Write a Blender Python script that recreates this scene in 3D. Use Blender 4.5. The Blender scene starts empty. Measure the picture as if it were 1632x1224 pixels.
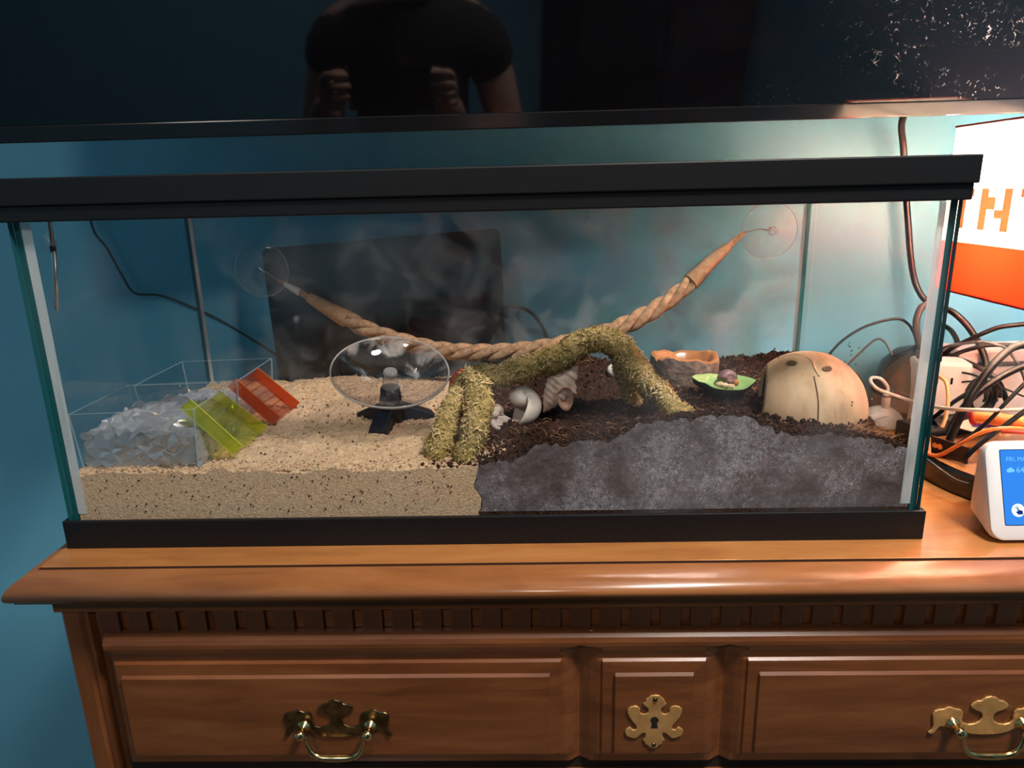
import bpy, math, random
from mathutils import Vector, Matrix, Euler, noise
random.seed(11)
PI = math.pi
scene = bpy.context.scene
COL = scene.collection

# ------------------------------------------------------------------ camera
cam_data = bpy.data.cameras.new('camera')
cam = bpy.data.objects.new('camera', cam_data)
COL.objects.link(cam)
cam_data.sensor_width = 36.0
cam_data.lens = 1131.0 / 1632.0 * 36.0
cam_data.clip_start = 0.01
cam.location = (0.0405, -0.5745, 0.3071)
def camera_basis(yaw, pitch, roll):
    m = Matrix.Rotation(yaw, 3, 'Z') @ Matrix.Rotation(pitch, 3, 'X') @ Matrix.Rotation(roll, 3, 'Y')
    return m @ Matrix.Rotation(PI / 2, 3, 'X')
cam.rotation_euler = camera_basis(0.0273, -0.269, 0.0245).to_euler()
scene.camera = cam

# ------------------------------------------------------------------ world, light, exposure
world = bpy.data.worlds.new('world')
scene.world = world
world.use_nodes = True
world.node_tree.nodes['Background'].inputs[0].default_value = (0.05, 0.06, 0.08, 1)
world.node_tree.nodes['Background'].inputs[1].default_value = 0.3
scene.view_settings.view_transform = 'Standard'
scene.view_settings.look = 'None'
scene.view_settings.exposure = 0.0
scene.view_settings.gamma = 1.0
scene.view_settings.use_curve_mapping = False
scene.cycles.transparent_max_bounces = 40
scene.cycles.max_bounces = 10
scene.cycles.caustics_reflective = False
scene.cycles.caustics_refractive = False
scene.cycles.sample_clamp_indirect = 40.0

def area_light(name, loc, rot, size, power, color):
    d = bpy.data.lights.new(name, 'AREA'); d.shape = 'DISK'; d.size = size
    d.energy = power; d.color = color
    o = bpy.data.objects.new(name, d); COL.objects.link(o)
    o.location = loc; o.rotation_euler = rot
    return o
CEIL_LAMP = (0.62, -0.56, 1.50)
area_light('ceiling_light_glow', (CEIL_LAMP[0], CEIL_LAMP[1], CEIL_LAMP[2] - 0.012), (0, 0, 0), 0.34, 40.0, (1.0, 0.93, 0.86))
FILL_LAMP = (-0.55, -1.75, 1.50)  # second fixture out of view, added to fill the shadows
area_light('added_fill_glow', (FILL_LAMP[0], FILL_LAMP[1], FILL_LAMP[2] - 0.012), (0, 0, 0), 0.34, 14.0, (1.0, 0.88, 0.78))

# ------------------------------------------------------------------ helpers
class MB:
    def __init__(s): s.v = []; s.f = []; s.m = []
    def add(s, vs, fs, mi=0):
        b = len(s.v); s.v += [tuple(p) for p in vs]; s.f += [tuple(i + b for i in f) for f in fs]; s.m += [mi] * len(fs)
        return s
    def box(s, a, b, mi=0):
        x0, y0, z0 = a; x1, y1, z1 = b
        return s.add([(x0,y0,z0),(x1,y0,z0),(x1,y1,z0),(x0,y1,z0),(x0,y0,z1),(x1,y0,z1),(x1,y1,z1),(x0,y1,z1)],
              [(0,3,2,1),(4,5,6,7),(0,1,5,4),(1,2,6,5),(2,3,7,6),(3,0,4,7)], mi)
    def obox(s, c, ax, ay, az, mi=0):
        c = Vector(c); ax = Vector(ax); ay = Vector(ay); az = Vector(az)
        vs = [c + ax*i + ay*j + az*k for k in (-1,1) for (i,j) in ((-1,-1),(1,-1),(1,1),(-1,1))]
        return s.add(vs, [(0,3,2,1),(4,5,6,7),(0,1,5,4),(1,2,6,5),(2,3,7,6),(3,0,4,7)], mi)
    def tube(s, path, r, n=8, mi=0, cap=True, flat=1.0, up=None):
        path = [Vector(p) for p in path]; L = len(path)
        rs = r if isinstance(r, (list, tuple)) else [r] * L
        t0 = (path[1] - path[0]).normalized()
        nrm = Vector(up) if up else (Vector((0,0,1)) if abs(t0.z) < 0.9 else Vector((0,1,0)))
        nrm = (nrm - t0 * nrm.dot(t0)).normalized()
        vs = []
        for i, p in enumerate(path):
            t = (path[min(i+1, L-1)] - path[max(i-1, 0)]).normalized()
            nrm = (nrm - t * nrm.dot(t)).normalized(); bn = t.cross(nrm)
            for k in range(n):
                a = 2*PI*k/n
                vs.append(p + (nrm*math.cos(a)*flat + bn*math.sin(a)) * rs[i])
        fs = [(i*n+k, i*n+(k+1)%n, (i+1)*n+(k+1)%n, (i+1)*n+k) for i in range(L-1) for k in range(n)]
        if cap: fs += [tuple(range(n-1,-1,-1)), tuple((L-1)*n+k for k in range(n))]
        return s.add(vs, fs, mi)
    def lathe(s, prof, n=32, mat=None, mi=0):
        vs = []; m = mat or Matrix.Identity(4)
        for (r, z) in prof:
            for k in range(n):
                a = 2*PI*k/n; vs.append(m @ Vector((r*math.cos(a), r*math.sin(a), z)))
        L = len(prof)
        fs = [(i*n+k, i*n+(k+1)%n, (i+1)*n+(k+1)%n, (i+1)*n+k) for i in range(L-1) for k in range(n)]
        return s.add(vs, fs, mi)
    def prism(s, outline, f, d, mi=0):
        """outline: 2D points; f(p2, depth) -> 3D"""
        n = len(outline)
        vs = [f(p, 0) for p in outline] + [f(p, d) for p in outline]
        return s.add(vs, [tuple(range(n)), tuple(range(2*n-1, n-1, -1))] + [(k, (k+1)%n, n+(k+1)%n, n+k) for k in range(n)], mi)
    def grid(s, nx, ny, f, mi=0, flip=False):
        vs = [f(i/(nx-1), j/(ny-1)) for j in range(ny) for i in range(nx)]
        fs = [(j*nx+i, j*nx+i+1, (j+1)*nx+i+1, (j+1)*nx+i) for j in range(ny-1) for i in range(nx-1)]
        if flip: fs = [q[::-1] for q in fs]
        return s.add(vs, fs, mi)
    def blob(s, c, r, nu=12, nv=8, fn=None, mi=0):
        """deformable sphere; fn(unit dir) -> radius factor"""
        c = Vector(c); rx, ry, rz = r if isinstance(r, (list, tuple)) else (r, r, r)
        vs = []
        for j in range(nv+1):
            th = PI*j/nv
            for i in range(nu):
                ph = 2*PI*i/nu; d = Vector((math.sin(th)*math.cos(ph), math.sin(th)*math.sin(ph), math.cos(th)))
                k = fn(d) if fn else 1.0
                vs.append(c + Vector((d.x*rx, d.y*ry, d.z*rz))*k)
        fs = [(j*nu+i, (j+1)*nu+i, (j+1)*nu+(i+1)%nu, j*nu+(i+1)%nu) for j in range(nv) for i in range(nu)]
        return s.add(vs, fs, mi)

def world_loc(o):
    v = Vector((0, 0, 0))
    while o is not None:
        v += o.location; o = o.parent
    return v
def obj(name, mb, mat, parent=None, smooth=False, bevel=0, label=None, kind=None, local=False):
    me = bpy.data.meshes.new(name)
    me.from_pydata(mb.v, [], mb.f)
    mats = mat if isinstance(mat, (list, tuple)) else [mat]
    for m in mats: me.materials.append(m)
    if len(mats) > 1: me.polygons.foreach_set('material_index', mb.m)
    if smooth: me.polygons.foreach_set('use_smooth', [True] * len(me.polygons))
    me.validate(); me.update()
    o = bpy.data.objects.new(name, me); COL.objects.link(o)
    if parent is not None:
        o.parent = parent
        if not local: o.location = -world_loc(parent)
    if bevel:
        md = o.modifiers.new('bevel', 'BEVEL'); md.width = bevel; md.segments = 2; md.limit_method = 'ANGLE'; md.angle_limit = 0.6
    if smooth == 'auto' or (bevel and smooth):
        pass
    if label: o['label'] = label
    if kind: o['kind'] = kind
    return o
def fix_normals(o):
    import bmesh
    bm = bmesh.new(); bm.from_mesh(o.data); bmesh.ops.recalc_face_normals(bm, faces=bm.faces); bm.to_mesh(o.data); bm.free()
    return o
def tag(o, label, cat, group=None, kind=None):
    o['label'] = label; o['category'] = cat
    if group: o['group'] = group
    if kind: o['kind'] = kind
    return o
def thing(name, label, cat, loc=(0, 0, 0), group=None):
    o = bpy.data.objects.new(name, None); COL.objects.link(o); o.location = loc
    o.empty_display_size = 0.02
    return tag(o, label, cat, group)
def struct(name, mb, mat, label=None):
    o = obj(name, mb, mat); o['kind'] = 'structure'
    if label: o['label'] = label
    return o
def copy_part(o, parent, loc=None):
    c = o.copy(); COL.objects.link(c); c.parent = parent
    if loc is not None: c.location = loc
    return c
def smooth_path(pts, n=8):
    pts = [Vector(p) for p in pts]
    P = [pts[0]*2 - pts[1]] + pts + [pts[-1]*2 - pts[-2]]
    out = []
    for i in range(1, len(P)-2):
        a, b, c, d = P[i-1], P[i], P[i+1], P[i+2]
        for k in range(n):
            t = k/n
            out.append(0.5*((2*b) + (c-a)*t + (2*a-5*b+4*c-d)*t*t + (3*b-a-3*c+d)*t**3))
    out.append(pts[-1])
    return out
def fbm(x, y, z, o=4): return noise.fractal(Vector((x, y, z)), 1.0, 2.0, o)
def lerp(a, b, t): return a + (b-a)*t
def interp(tab, x):
    if x <= tab[0][0]: return tab[0][1]
    for (a, va), (b, vb) in zip(tab, tab[1:]):
        if x <= b:
            t = (x-a)/(b-a); t = t*t*(3-2*t); return lerp(va, vb, t)
    return tab[-1][1]

# ------------------------------------------------------------------ materials
def new_mat(name):
    m = bpy.data.materials.new(name); m.use_nodes = True
    nt = m.node_tree; nt.nodes.clear()
    out = nt.nodes.new('ShaderNodeOutputMaterial')
    return m, nt, out
def N(nt, t, **kw):
    n = nt.nodes.new(t)
    for k, v in kw.items():
        if k in n.inputs: n.inputs[k].default_value = v
        else: setattr(n, k, v)
    return n
def coords(nt, scale=(1, 1, 1), rot=(0, 0, 0)):
    tc = nt.nodes.new('ShaderNodeTexCoord'); mp = nt.nodes.new('ShaderNodeMapping')
    mp.inputs['Scale'].default_value = scale; mp.inputs['Rotation'].default_value = rot
    nt.links.new(tc.outputs['Object'], mp.inputs['Vector'])
    return mp.outputs['Vector']
def ramp(nt, fac, stops):
    r = nt.nodes.new('ShaderNodeValToRGB'); e = r.color_ramp.elements
    while len(e) < len(stops): e.new(0.5)
    for el, (p, c) in zip(e, stops):
        el.position = p; el.color = c if len(c) == 4 else (*c, 1)
    nt.links.new(fac, r.inputs['Fac'])
    return r.outputs['Color']
def principled(name, color=None, rough=0.5, metal=0.0, spec=0.5, stops=None, scale=50, stretch=(1,1,1), detail=5, bump=0.0, bump_scale=None,
               bump_dist=0.001, coat=0.0, rot=(0,0,0), trans=0.0, sub=0.0, distort=0.0):
    m, nt, out = new_mat(name)
    p = N(nt, 'ShaderNodeBsdfPrincipled')
    p.inputs['Roughness'].default_value = rough; p.inputs['Metallic'].default_value = metal
    p.inputs['Specular IOR Level'].default_value = spec; p.inputs['Coat Weight'].default_value = coat
    p.inputs['Coat Roughness'].default_value = 0.12
    if trans: p.inputs['Transmission Weight'].default_value = trans
    if color: p.inputs['Base Color'].default_value = (*color, 1)
    vec = None
    if stops or bump: vec = coords(nt, stretch, rot)
    if stops:
        nz = N(nt, 'ShaderNodeTexNoise', Scale=scale, Detail=detail, Roughness=0.6, Distortion=distort)
        nt.links.new(vec, nz.inputs['Vector'])
        nt.links.new(ramp(nt, nz.outputs['Fac'], stops), p.inputs['Base Color'])
    if bump:
        bz = N(nt, 'ShaderNodeTexNoise', Scale=bump_scale or scale, Detail=4)
        nt.links.new(vec, bz.inputs['Vector'])
        b = N(nt, 'ShaderNodeBump', Strength=bump, Distance=bump_dist)
        nt.links.new(bz.outputs['Fac'], b.inputs['Height']); nt.links.new(b.outputs['Normal'], p.inputs['Normal'])
    nt.links.new(p.outputs[0], out.inputs['Surface'])
    return m
def glassy(name, tint=(1,1,1), ior=1.45, rough=0.02, haze=None, haze_color=(0.8,0.8,0.8), gloss=1.0):
    """thin clear sheet: see-through with a Fresnel reflection; haze = (scale, low, high, max, stretch) dried film"""
    m, nt, out = new_mat(name)
    tr = N(nt, 'ShaderNodeBsdfTransparent'); tr.inputs[0].default_value = (*tint, 1)
    gl = N(nt, 'ShaderNodeBsdfGlossy'); gl.inputs['Roughness'].default_value = rough
    fr = N(nt, 'ShaderNodeFresnel')
    ge = N(nt, 'ShaderNodeNewGeometry'); io = N(nt, 'ShaderNodeMapRange')   # the same reflectance on both faces of the sheet
    io.inputs['To Min'].default_value = ior; io.inputs['To Max'].default_value = 1/ior
    nt.links.new(ge.outputs['Backfacing'], io.inputs['Value']); nt.links.new(io.outputs[0], fr.inputs['IOR'])
    mul = N(nt, 'ShaderNodeMath', operation='MULTIPLY'); mul.inputs[1].default_value = gloss
    nt.links.new(fr.outputs[0], mul.inputs[0])
    mx = N(nt, 'ShaderNodeMixShader')
    nt.links.new(mul.outputs[0], mx.inputs[0]); nt.links.new(tr.outputs[0], mx.inputs[1]); nt.links.new(gl.outputs[0], mx.inputs[2])
    last = mx
    if haze:
        sc, lo, hi, mxv, st = haze
        vec = coords(nt, st)
        nz = N(nt, 'ShaderNodeTexNoise', Scale=sc, Detail=3, Roughness=0.55, Distortion=0.5)
        nt.links.new(vec, nz.inputs['Vector'])
        mr = N(nt, 'ShaderNodeMapRange'); mr.inputs['From Min'].default_value = lo; mr.inputs['From Max'].default_value = hi
        mr.inputs['To Min'].default_value = 0.0; mr.inputs['To Max'].default_value = mxv
        nt.links.new(nz.outputs['Fac'], mr.inputs['Value'])
        df = N(nt, 'ShaderNodeBsdfDiffuse'); df.inputs[0].default_value = (*haze_color, 1)
        m2 = N(nt, 'ShaderNodeMixShader')
        nt.links.new(mr.outputs[0], m2.inputs[0]); nt.links.new(mx.outputs[0], m2.inputs[1]); nt.links.new(df.outputs[0], m2.inputs[2])
        last = m2
    nt.links.new(last.outputs[0], out.inputs['Surface'])
    return m
def emission(name, color, strength):
    m, nt, out = new_mat(name)
    e = N(nt, 'ShaderNodeEmission'); e.inputs[0].default_value = (*color, 1); e.inputs[1].default_value = strength
    nt.links.new(e.outputs[0], out.inputs['Surface']); return m
def cloth_shade(name, color, k=0.75):
    m, nt, out = new_mat(name)
    d = N(nt, 'ShaderNodeBsdfDiffuse'); d.inputs[0].default_value = (*color, 1)
    t = N(nt, 'ShaderNodeBsdfTranslucent'); t.inputs[0].default_value = (*color, 1)
    mx = N(nt, 'ShaderNodeMixShader'); mx.inputs[0].default_value = k
    nt.links.new(d.outputs[0], mx.inputs[1]); nt.links.new(t.outputs[0], mx.inputs[2]); nt.links.new(mx.outputs[0], out.inputs['Surface'])
    return m

M = {}
M['wall'] = principled('blue_wall_paint', stops=[(0.3, (0.150, 0.440, 0.610)), (0.7, (0.170, 0.470, 0.645))], scale=6, rough=0.34, spec=0.5, bump=0.15, bump_scale=260, bump_dist=0.0006)
M['ceiling'] = principled('white_ceiling_paint', color=(0.75, 0.75, 0.73), rough=0.9)
M['floor'] = principled('brown_carpet', stops=[(0.3, (0.10, 0.075, 0.055)), (0.7, (0.16, 0.12, 0.09))], scale=300, rough=0.95)
M['white_trim'] = principled('white_gloss_trim', color=(0.75, 0.75, 0.73), rough=0.4)
wood_stops = [(0.25, (0.095, 0.028, 0.009)), (0.5, (0.170, 0.053, 0.016)), (0.75, (0.225, 0.078, 0.025))]  # drawer and body stain darkened for light falling off below the top
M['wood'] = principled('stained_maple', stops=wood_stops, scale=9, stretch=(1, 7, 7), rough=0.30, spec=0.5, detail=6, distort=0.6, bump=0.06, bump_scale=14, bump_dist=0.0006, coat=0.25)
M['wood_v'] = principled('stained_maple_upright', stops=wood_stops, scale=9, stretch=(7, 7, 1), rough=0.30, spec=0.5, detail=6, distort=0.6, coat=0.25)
M['wood_top'] = principled('stained_maple_top', stops=[(0.25, (0.28, 0.105, 0.030)), (0.5, (0.39, 0.155, 0.045)), (0.75, (0.47, 0.200, 0.064))], scale=7, stretch=(1, 6, 6), rough=0.24, spec=0.5, detail=6, distort=1.0, coat=0.3)  # same stain as the drawers, lightened for the light from above
M['wood_mould'] = principled('stained_maple_moulding', stops=[(0.25, (0.19, 0.064, 0.019)), (0.5, (0.28, 0.100, 0.030)), (0.75, (0.35, 0.135, 0.044))], scale=9, stretch=(1, 7, 7), rough=0.28, spec=0.5, detail=6, distort=0.6, coat=0.25)
M['brass_shiny'] = principled('polished_brass', stops=[(0.3, (0.48, 0.32, 0.14)), (0.7, (0.75, 0.55, 0.28))], scale=60, rough=0.20, metal=1.0)
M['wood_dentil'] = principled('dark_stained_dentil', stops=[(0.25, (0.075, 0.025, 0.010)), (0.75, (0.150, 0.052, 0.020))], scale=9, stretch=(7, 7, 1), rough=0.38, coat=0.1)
M['wood_dark'] = principled('dark_wood_gap_shade', color=(0.012, 0.006, 0.004), rough=0.7)  # near-black wood; also paints the shade in dresser gaps and keyhole
M['brass'] = principled('antique_brass', stops=[(0.3, (0.46, 0.235, 0.075)), (0.7, (0.72, 0.40, 0.150))], scale=60, rough=0.40, metal=0.45)
M['brass_dark'] = principled('tarnished_brass', stops=[(0.35, (0.085, 0.058, 0.028)), (0.7, (0.36, 0.25, 0.12))], scale=90, rough=0.26, metal=1.0)
M['black_plastic'] = principled('black_plastic', color=(0.007, 0.007, 0.008), rough=0.45, spec=0.3, bump=0.08, bump_scale=500, bump_dist=0.0003)
M['black_gloss'] = principled('gloss_black_plastic', color=(0.006, 0.006, 0.007), rough=0.14, spec=0.5)
M['black_rubber'] = principled('black_cable_sheath', color=(0.012, 0.011, 0.012), rough=0.38, spec=0.5)
M['dark_rubber'] = principled('dark_brown_cable_sheath', color=(0.017, 0.013, 0.013), rough=0.35)
M['grey_rubber'] = principled('grey_cable_sheath', color=(0.11, 0.105, 0.11), rough=0.35)
M['white_rubber'] = principled('white_cable_sheath', color=(0.72, 0.70, 0.70), rough=0.4)
M['orange_rubber'] = principled('orange_cable_sheath', color=(0.70, 0.16, 0.03), rough=0.35)
M['white_plastic'] = principled('white_plastic', color=(0.72, 0.70, 0.70), rough=0.5)
M['chrome'] = principled('steel', color=(0.6, 0.6, 0.6), rough=0.2, metal=1.0)
M['pane'] = glassy('tank_glass', tint=(0.975, 0.992, 0.990), ior=1.28)
M['pane_front'] = glassy('tank_glass_front', tint=(0.982, 0.994, 0.992), ior=1.22, haze=(11, 0.45, 0.80, 0.04, (1, 1, 0.5)), haze_color=(0.75, 0.76, 0.8))
M['pane_back'] = glassy('tank_glass_fogged', tint=(0.975, 0.992, 0.990), ior=1.30, haze=(16, 0.46, 0.72, 0.18, (1, 1, 1.0)), haze_color=(0.75, 0.76, 0.78))
M['glass_edge'] = principled('green_glass_edge', color=(0.012, 0.10, 0.11), rough=0.15, spec=0.6)
M['silicone'] = glassy('silicone_bead', tint=(0.8, 0.85, 0.86), rough=0.3, haze=(40, 0.0, 0.5, 0.60, (1, 1, 0.3)), haze_color=(0.84, 0.86, 0.86))
M['acrylic'] = glassy('clear_acrylic', tint=(0.97, 0.985, 0.99), ior=1.35, rough=0.03)
M['acrylic_edge'] = glassy('clear_acrylic_edge', tint=(0.75, 0.85, 0.88), ior=1.5, rough=0.1, haze=(5, 0, 0.3, 0.30, (1, 1, 1)), haze_color=(0.7, 0.8, 0.85))
M['green_acrylic'] = glassy('fluorescent_green_acrylic', tint=(0.80, 0.84, 0.18), ior=1.45, rough=0.05, haze=(30, 0.1, 0.5, 0.22, (1, 1, 1)), haze_color=(0.72, 0.75, 0.05))
M['green_edge'] = principled('fluorescent_green_edge', color=(0.60, 0.66, 0.05), rough=0.25)
M['green_clear'] = glassy('pale_green_acrylic', tint=(0.90, 0.92, 0.55), ior=1.4, rough=0.05, haze=(40, 0.3, 0.6, 0.12, (1, 1, 1)), haze_color=(0.7, 0.72, 0.2))
M['orange_acrylic'] = glassy('orange_acrylic', tint=(0.85, 0.22, 0.10), ior=1.45, rough=0.05, haze=(30, 0.0, 0.4, 0.45, (1, 1, 1)), haze_color=(0.62, 0.11, 0.03))
M['orange_edge'] = principled('orange_acrylic_edge', color=(0.62, 0.12, 0.025), rough=0.25)
M['orange_clear'] = glassy('pale_orange_acrylic', tint=(0.92, 0.70, 0.62), ior=1.4, rough=0.05, haze=(40, 0.3, 0.6, 0.15, (1, 1, 1)), haze_color=(0.6, 0.3, 0.2))
M['clear_dish'] = glassy('clear_polycarbonate', tint=(0.93, 0.92, 0.93), ior=1.5, rough=0.04, gloss=1.2, haze=(45, 0.52, 0.72, 0.30, (1, 1, 1)), haze_color=(0.75, 0.70, 0.66))
M['cup'] = glassy('clear_suction_rubber', tint=(0.90, 0.92, 0.92), ior=1.35, rough=0.08, haze=(60, 0.3, 0.8, 0.12, (1, 1, 1)))
M['navy_plastic'] = principled('navy_black_plastic', color=(0.012, 0.014, 0.022), rough=0.35)

# ================================================================== the room
WALL_Y = 0.40; FLOOR_Z = -0.84; CEIL_Z = 1.56; RX0, RX1, RY0 = -1.75, 2.0, -3.1
struct('wall_back', MB().box((RX0-.1, WALL_Y, FLOOR_Z), (RX1+.1, WALL_Y+.1, CEIL_Z)), M['wall'])
struct('wall_left', MB().box((RX0-.1, RY0, FLOOR_Z), (RX0, WALL_Y, CEIL_Z)), M['wall'])
struct('wall_right', MB().box((RX1, RY0, FLOOR_Z), (RX1+.1, WALL_Y, CEIL_Z)), M['wall'])
struct('wall_front', MB().box((RX0-.1, RY0-.1, FLOOR_Z), (RX1+.1, RY0, CEIL_Z)), M['wall'])
struct('floor', MB().box((RX0-.1, RY0-.1, FLOOR_Z-.1), (RX1+.1, WALL_Y+.1, FLOOR_Z)), M['floor'])
struct('ceiling', MB().box((RX0-.1, RY0-.1, CEIL_Z), (RX1+.1, WALL_Y+.1, CEIL_Z+.1)), M['ceiling'])
struct('baseboard_back', MB().box((RX0, WALL_Y-.014, FLOOR_Z), (RX1, WALL_Y, FLOOR_Z+.09)).box((RX0, WALL_Y-.009, FLOOR_Z+.09), (RX1, WALL_Y, FLOOR_Z+.098)), M['white_trim'])
m_dif = emission('lit_diffuser', (1.0, 0.92, 0.85), 2.2)
for (lx, ly, lz), lab in ((CEIL_LAMP, 'round flush ceiling light nearest the dresser'), (FILL_LAMP, 'added round fill light on the ceiling over the bed')):
    cl = thing('ceiling_light', lab, 'ceiling light', (lx, ly, CEIL_Z), 'flush ceiling lights')
    T = Matrix.Translation((lx, ly, lz))
    obj('base', MB().lathe([(0.0, .059), (.17, .059), (.17, .03), (.16, .022), (0, .022)], 40, T), M['white_plastic'], cl)
    obj('diffuser', MB().lathe([(.158, .022), (.155, .008), (.15, 0.0), (0, 0.0)], 40, T), m_dif, cl, smooth=True)

# ================================================================== dresser
dr = thing('dresser', 'stained wooden dresser with dentil moulding and brass fittings under the glass tank', 'dresser', (0.144, 0.18, FLOOR_Z))
GX0, GX1, GY, BACK = -0.388, 0.676, -0.032, 0.392
def sweep(profile, mb):
    rows = []
    for d, z in profile:
        rows.append([(GX0-d, BACK, z), (GX0-d, GY-d, z), (GX1+d, GY-d, z), (GX1+d, BACK, z)])
    vs = [p for r in rows for p in r]; fs = []
    for i in range(len(rows)-1):
        for k in range(3): fs.append((i*4+k, (i+1)*4+k, (i+1)*4+k+1, i*4+k+1))
    return mb.add(vs, fs)
edge_prof = [(.0020, -.0028), (.0022, -.0014), (.0032, -.0016), (.006, -.0028), (.0110, -.0052), (.0155, -.0078), (.0190, -.0112), (.0213, -.0150), (.0222, -.0185), (.0215, -.0212), (.0195, -.0232)]
mb = sweep(edge_prof, MB())
o = obj('top_moulding', mb, M['wood_mould'], dr, smooth=True)
obj('scribed_groove', sweep([(0, -.0004), (.0003, -.0026), (.0021, -.0027)], MB()), principled('groove_stain', color=(.045, .016, .007), rough=.5), dr)
mb = MB().box((GX0, GY, -.0230), (GX1, BACK, 0.0))
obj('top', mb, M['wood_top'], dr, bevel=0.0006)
sweep([(.0195, -.0232), (.0165, -.0240), (.0165, -.0262), (.008, -.0285), (.001, -.0315), (-.002, -.0350), (-.002, -.0460), (-.018, -.0460)], mb2 := MB())
obj('cornice', mb2, M['wood'], dr)
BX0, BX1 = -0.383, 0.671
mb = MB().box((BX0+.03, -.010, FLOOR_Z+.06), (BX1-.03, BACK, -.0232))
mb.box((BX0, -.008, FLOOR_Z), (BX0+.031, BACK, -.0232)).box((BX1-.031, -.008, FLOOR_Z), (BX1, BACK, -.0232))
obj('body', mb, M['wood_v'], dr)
for x0, x1, ch in ((BX0, BX0+.0315, 1), (BX1-.0315, BX1, -1)):
    # corner post with a moulded inner edge
    prof = [(0, 0), (0, -.017), (.003, -.0195), (.016, -.0195), (.0185, -.0165), (.0205, -.0175), (.024, -.0175), (.0275, -.012), (.0315, -.009), (.0315, 0)]
    pts = [((x0 + a) if ch > 0 else (x1 - a), -.008 + b) for a, b in prof]
    obj('corner_post', MB().prism(pts, lambda p, d: (p[0], p[1], -.046 - d), -FLOOR_Z - .046), M['wood_v'], dr)
# frieze with dentil blocks
obj('frieze', MB().box((BX0+.0315, -.0262, -.0655), (BX1-.0315, -.009, -.0460)), M['wood'], dr)
obj('frieze_painted_shade', MB().box((BX0+.0315, -.0200, -.0755), (BX1-.0315, -.009, -.0656)), M['wood_dark'], dr)  # dark strip painted for the shade under the dentils
dent = None; per = .02615; x = -.3640
k = 0
while x < BX1 - .045:
    if x > BX0 + .030:
        if dent is None:
            mb = MB().box((-.0088, -.0305, -.0672), (.0088, -.0120, -.0458))
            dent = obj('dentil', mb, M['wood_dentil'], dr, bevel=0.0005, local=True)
            dent.location = Vector((x, 0, 0)) - dr.location
        else:
            copy_part(dent, dr, Vector((x, 0, 0)) - dr.location)
    x += per
# drawers
DX0, DX1, DZ1, DZ0 = -0.3450, 0.6330, -0.0665, -0.2045
GR = [0.0800, 0.2087]
panels = [(DX0, GR[0], .0150, .0278), (GR[0], GR[1], .0305, .0305), (GR[1], DX1, .0278, .0150)]
side_tab = [(0, 0), (.08, .0012), (.30, .0055), (.50, .0083), (.585, .0088), (.60, .0088), (.64, .0108), (.94, .0114), (.955, .0114), (1.0, .0138)]
bull = [(0, .0045), (.0015, .0080), (.004, .0108), (.008, .0122), (.012, .0120), (.017, .0108), (.022, .0090), (.026, .0078), (.0268, .0)]
top_tab = [(0, .0060), (.010, .0070), (.0268, .0080), (.0285, .0108), (.0392, .0114), (.0415, .0138)]
bot_tab = [(0, .0060), (.010, .0100), (.013, .0114), (.015, .0138)]
def lin(tab, x):
    if x <= tab[0][0]: return tab[0][1]
    for (a, va), (b, vb) in zip(tab, tab[1:]):
        if x <= b: return lerp(va, vb, (x-a)/(b-a))
    return tab[-1][1]
xs = set(); zs = set()
for a, b, ml, mr in panels:
    for t, _ in side_tab: xs.add(a + t*ml); xs.add(b - t*mr)
    for t in (.02, .04, .15, .22, .4): xs.add(a + t*ml); xs.add(b - t*mr)
    for i in range(1, 8): xs.add(lerp(a+ml, b-mr, i/8))
for t, _ in bull + top_tab: zs.add(DZ1 - t)
for t in (.0007, .0025, .006, .010, .011, .0125, .0135, .0145, .0155, .0195, .0245, .0265): zs.add(DZ1 - t)
for t, _ in bot_tab: zs.add(DZ0 + t)
for i in range(1, 5): zs.add(lerp(DZ0+.015, DZ1-.0415, i/5))
xs = sorted(xs); zs = sorted(zs)
def drawer_h(x, z):
    for a, b, ml, mr in panels:
        if a <= x <= b + 1e-9:
            hs = min(lin(side_tab, (x-a)/ml), lin(side_tab, (b-x)/mr))
            break
    h = min(hs, lin(top_tab, DZ1-z), lin(bot_tab, z-DZ0))
    e = min(x-DX0, DX1-x)
    dz_ = DZ1 - z; b = lin(bull, dz_) * min(1, .3 + e/.004)
    if dz_ > .011: b = min(b, hs + .0004 + max(0, (.0155-dz_)/.0045)*.0118)      # the upright grooves run up into the rounded edge
    return max(h, b)
def drawer_mesh():
    nx, nz = len(xs), len(zs); mb = MB()
    vs = [(x, -.0272 - drawer_h(x, z), z) for z in zs for x in xs]
    fs = [(j*nx+i, j*nx+i+1, (j+1)*nx+i+1, (j+1)*nx+i) for j in range(nz-1) for i in range(nx-1)]
    # return the edge to the carcass
    ring = [i for i in range(nx)] + [j*nx+nx-1 for j in range(1, nz)] + [(nz-1)*nx+i for i in range(nx-2, -1, -1)] + [j*nx for j in range(nz-2, 0, -1)]
    b = len(vs)
    for r in ring: vs.append((vs[r][0], -.012, vs[r][2]))
    n = len(ring)
    for k in range(n): fs.append((ring[k], b+k, b+(k+1) % n, ring[(k+1) % n]))
    return mb.add(vs, fs)
FIELD_Y = -.0272 - .0138
S1 = 12945.0
half = [(0,413),(60,395),(105,355),(150,350),(190,320),(212,285),(195,255),(150,225),(95,205),(65,170),(62,120),(85,75),(135,45),(200,35),(262,55),(285,95),(280,150),(285,200),(315,238),(370,245),(420,268),(460,272),(505,245),(560,240),(605,220),(622,175),(612,100),(596,20),(605,-35),(645,-72),(622,-98),(575,-85),(548,-30),(520,10),(470,5),(420,-15),(360,-10),(310,-30),(250,-70),(150,-98),(0,-108)]
plate2 = half + [(-a, b) for a, b in reversed(half[1:-1])]
plate2 = [(a/S1, b/S1) for a, b in plate2]
S2 = 13870.0
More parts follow.
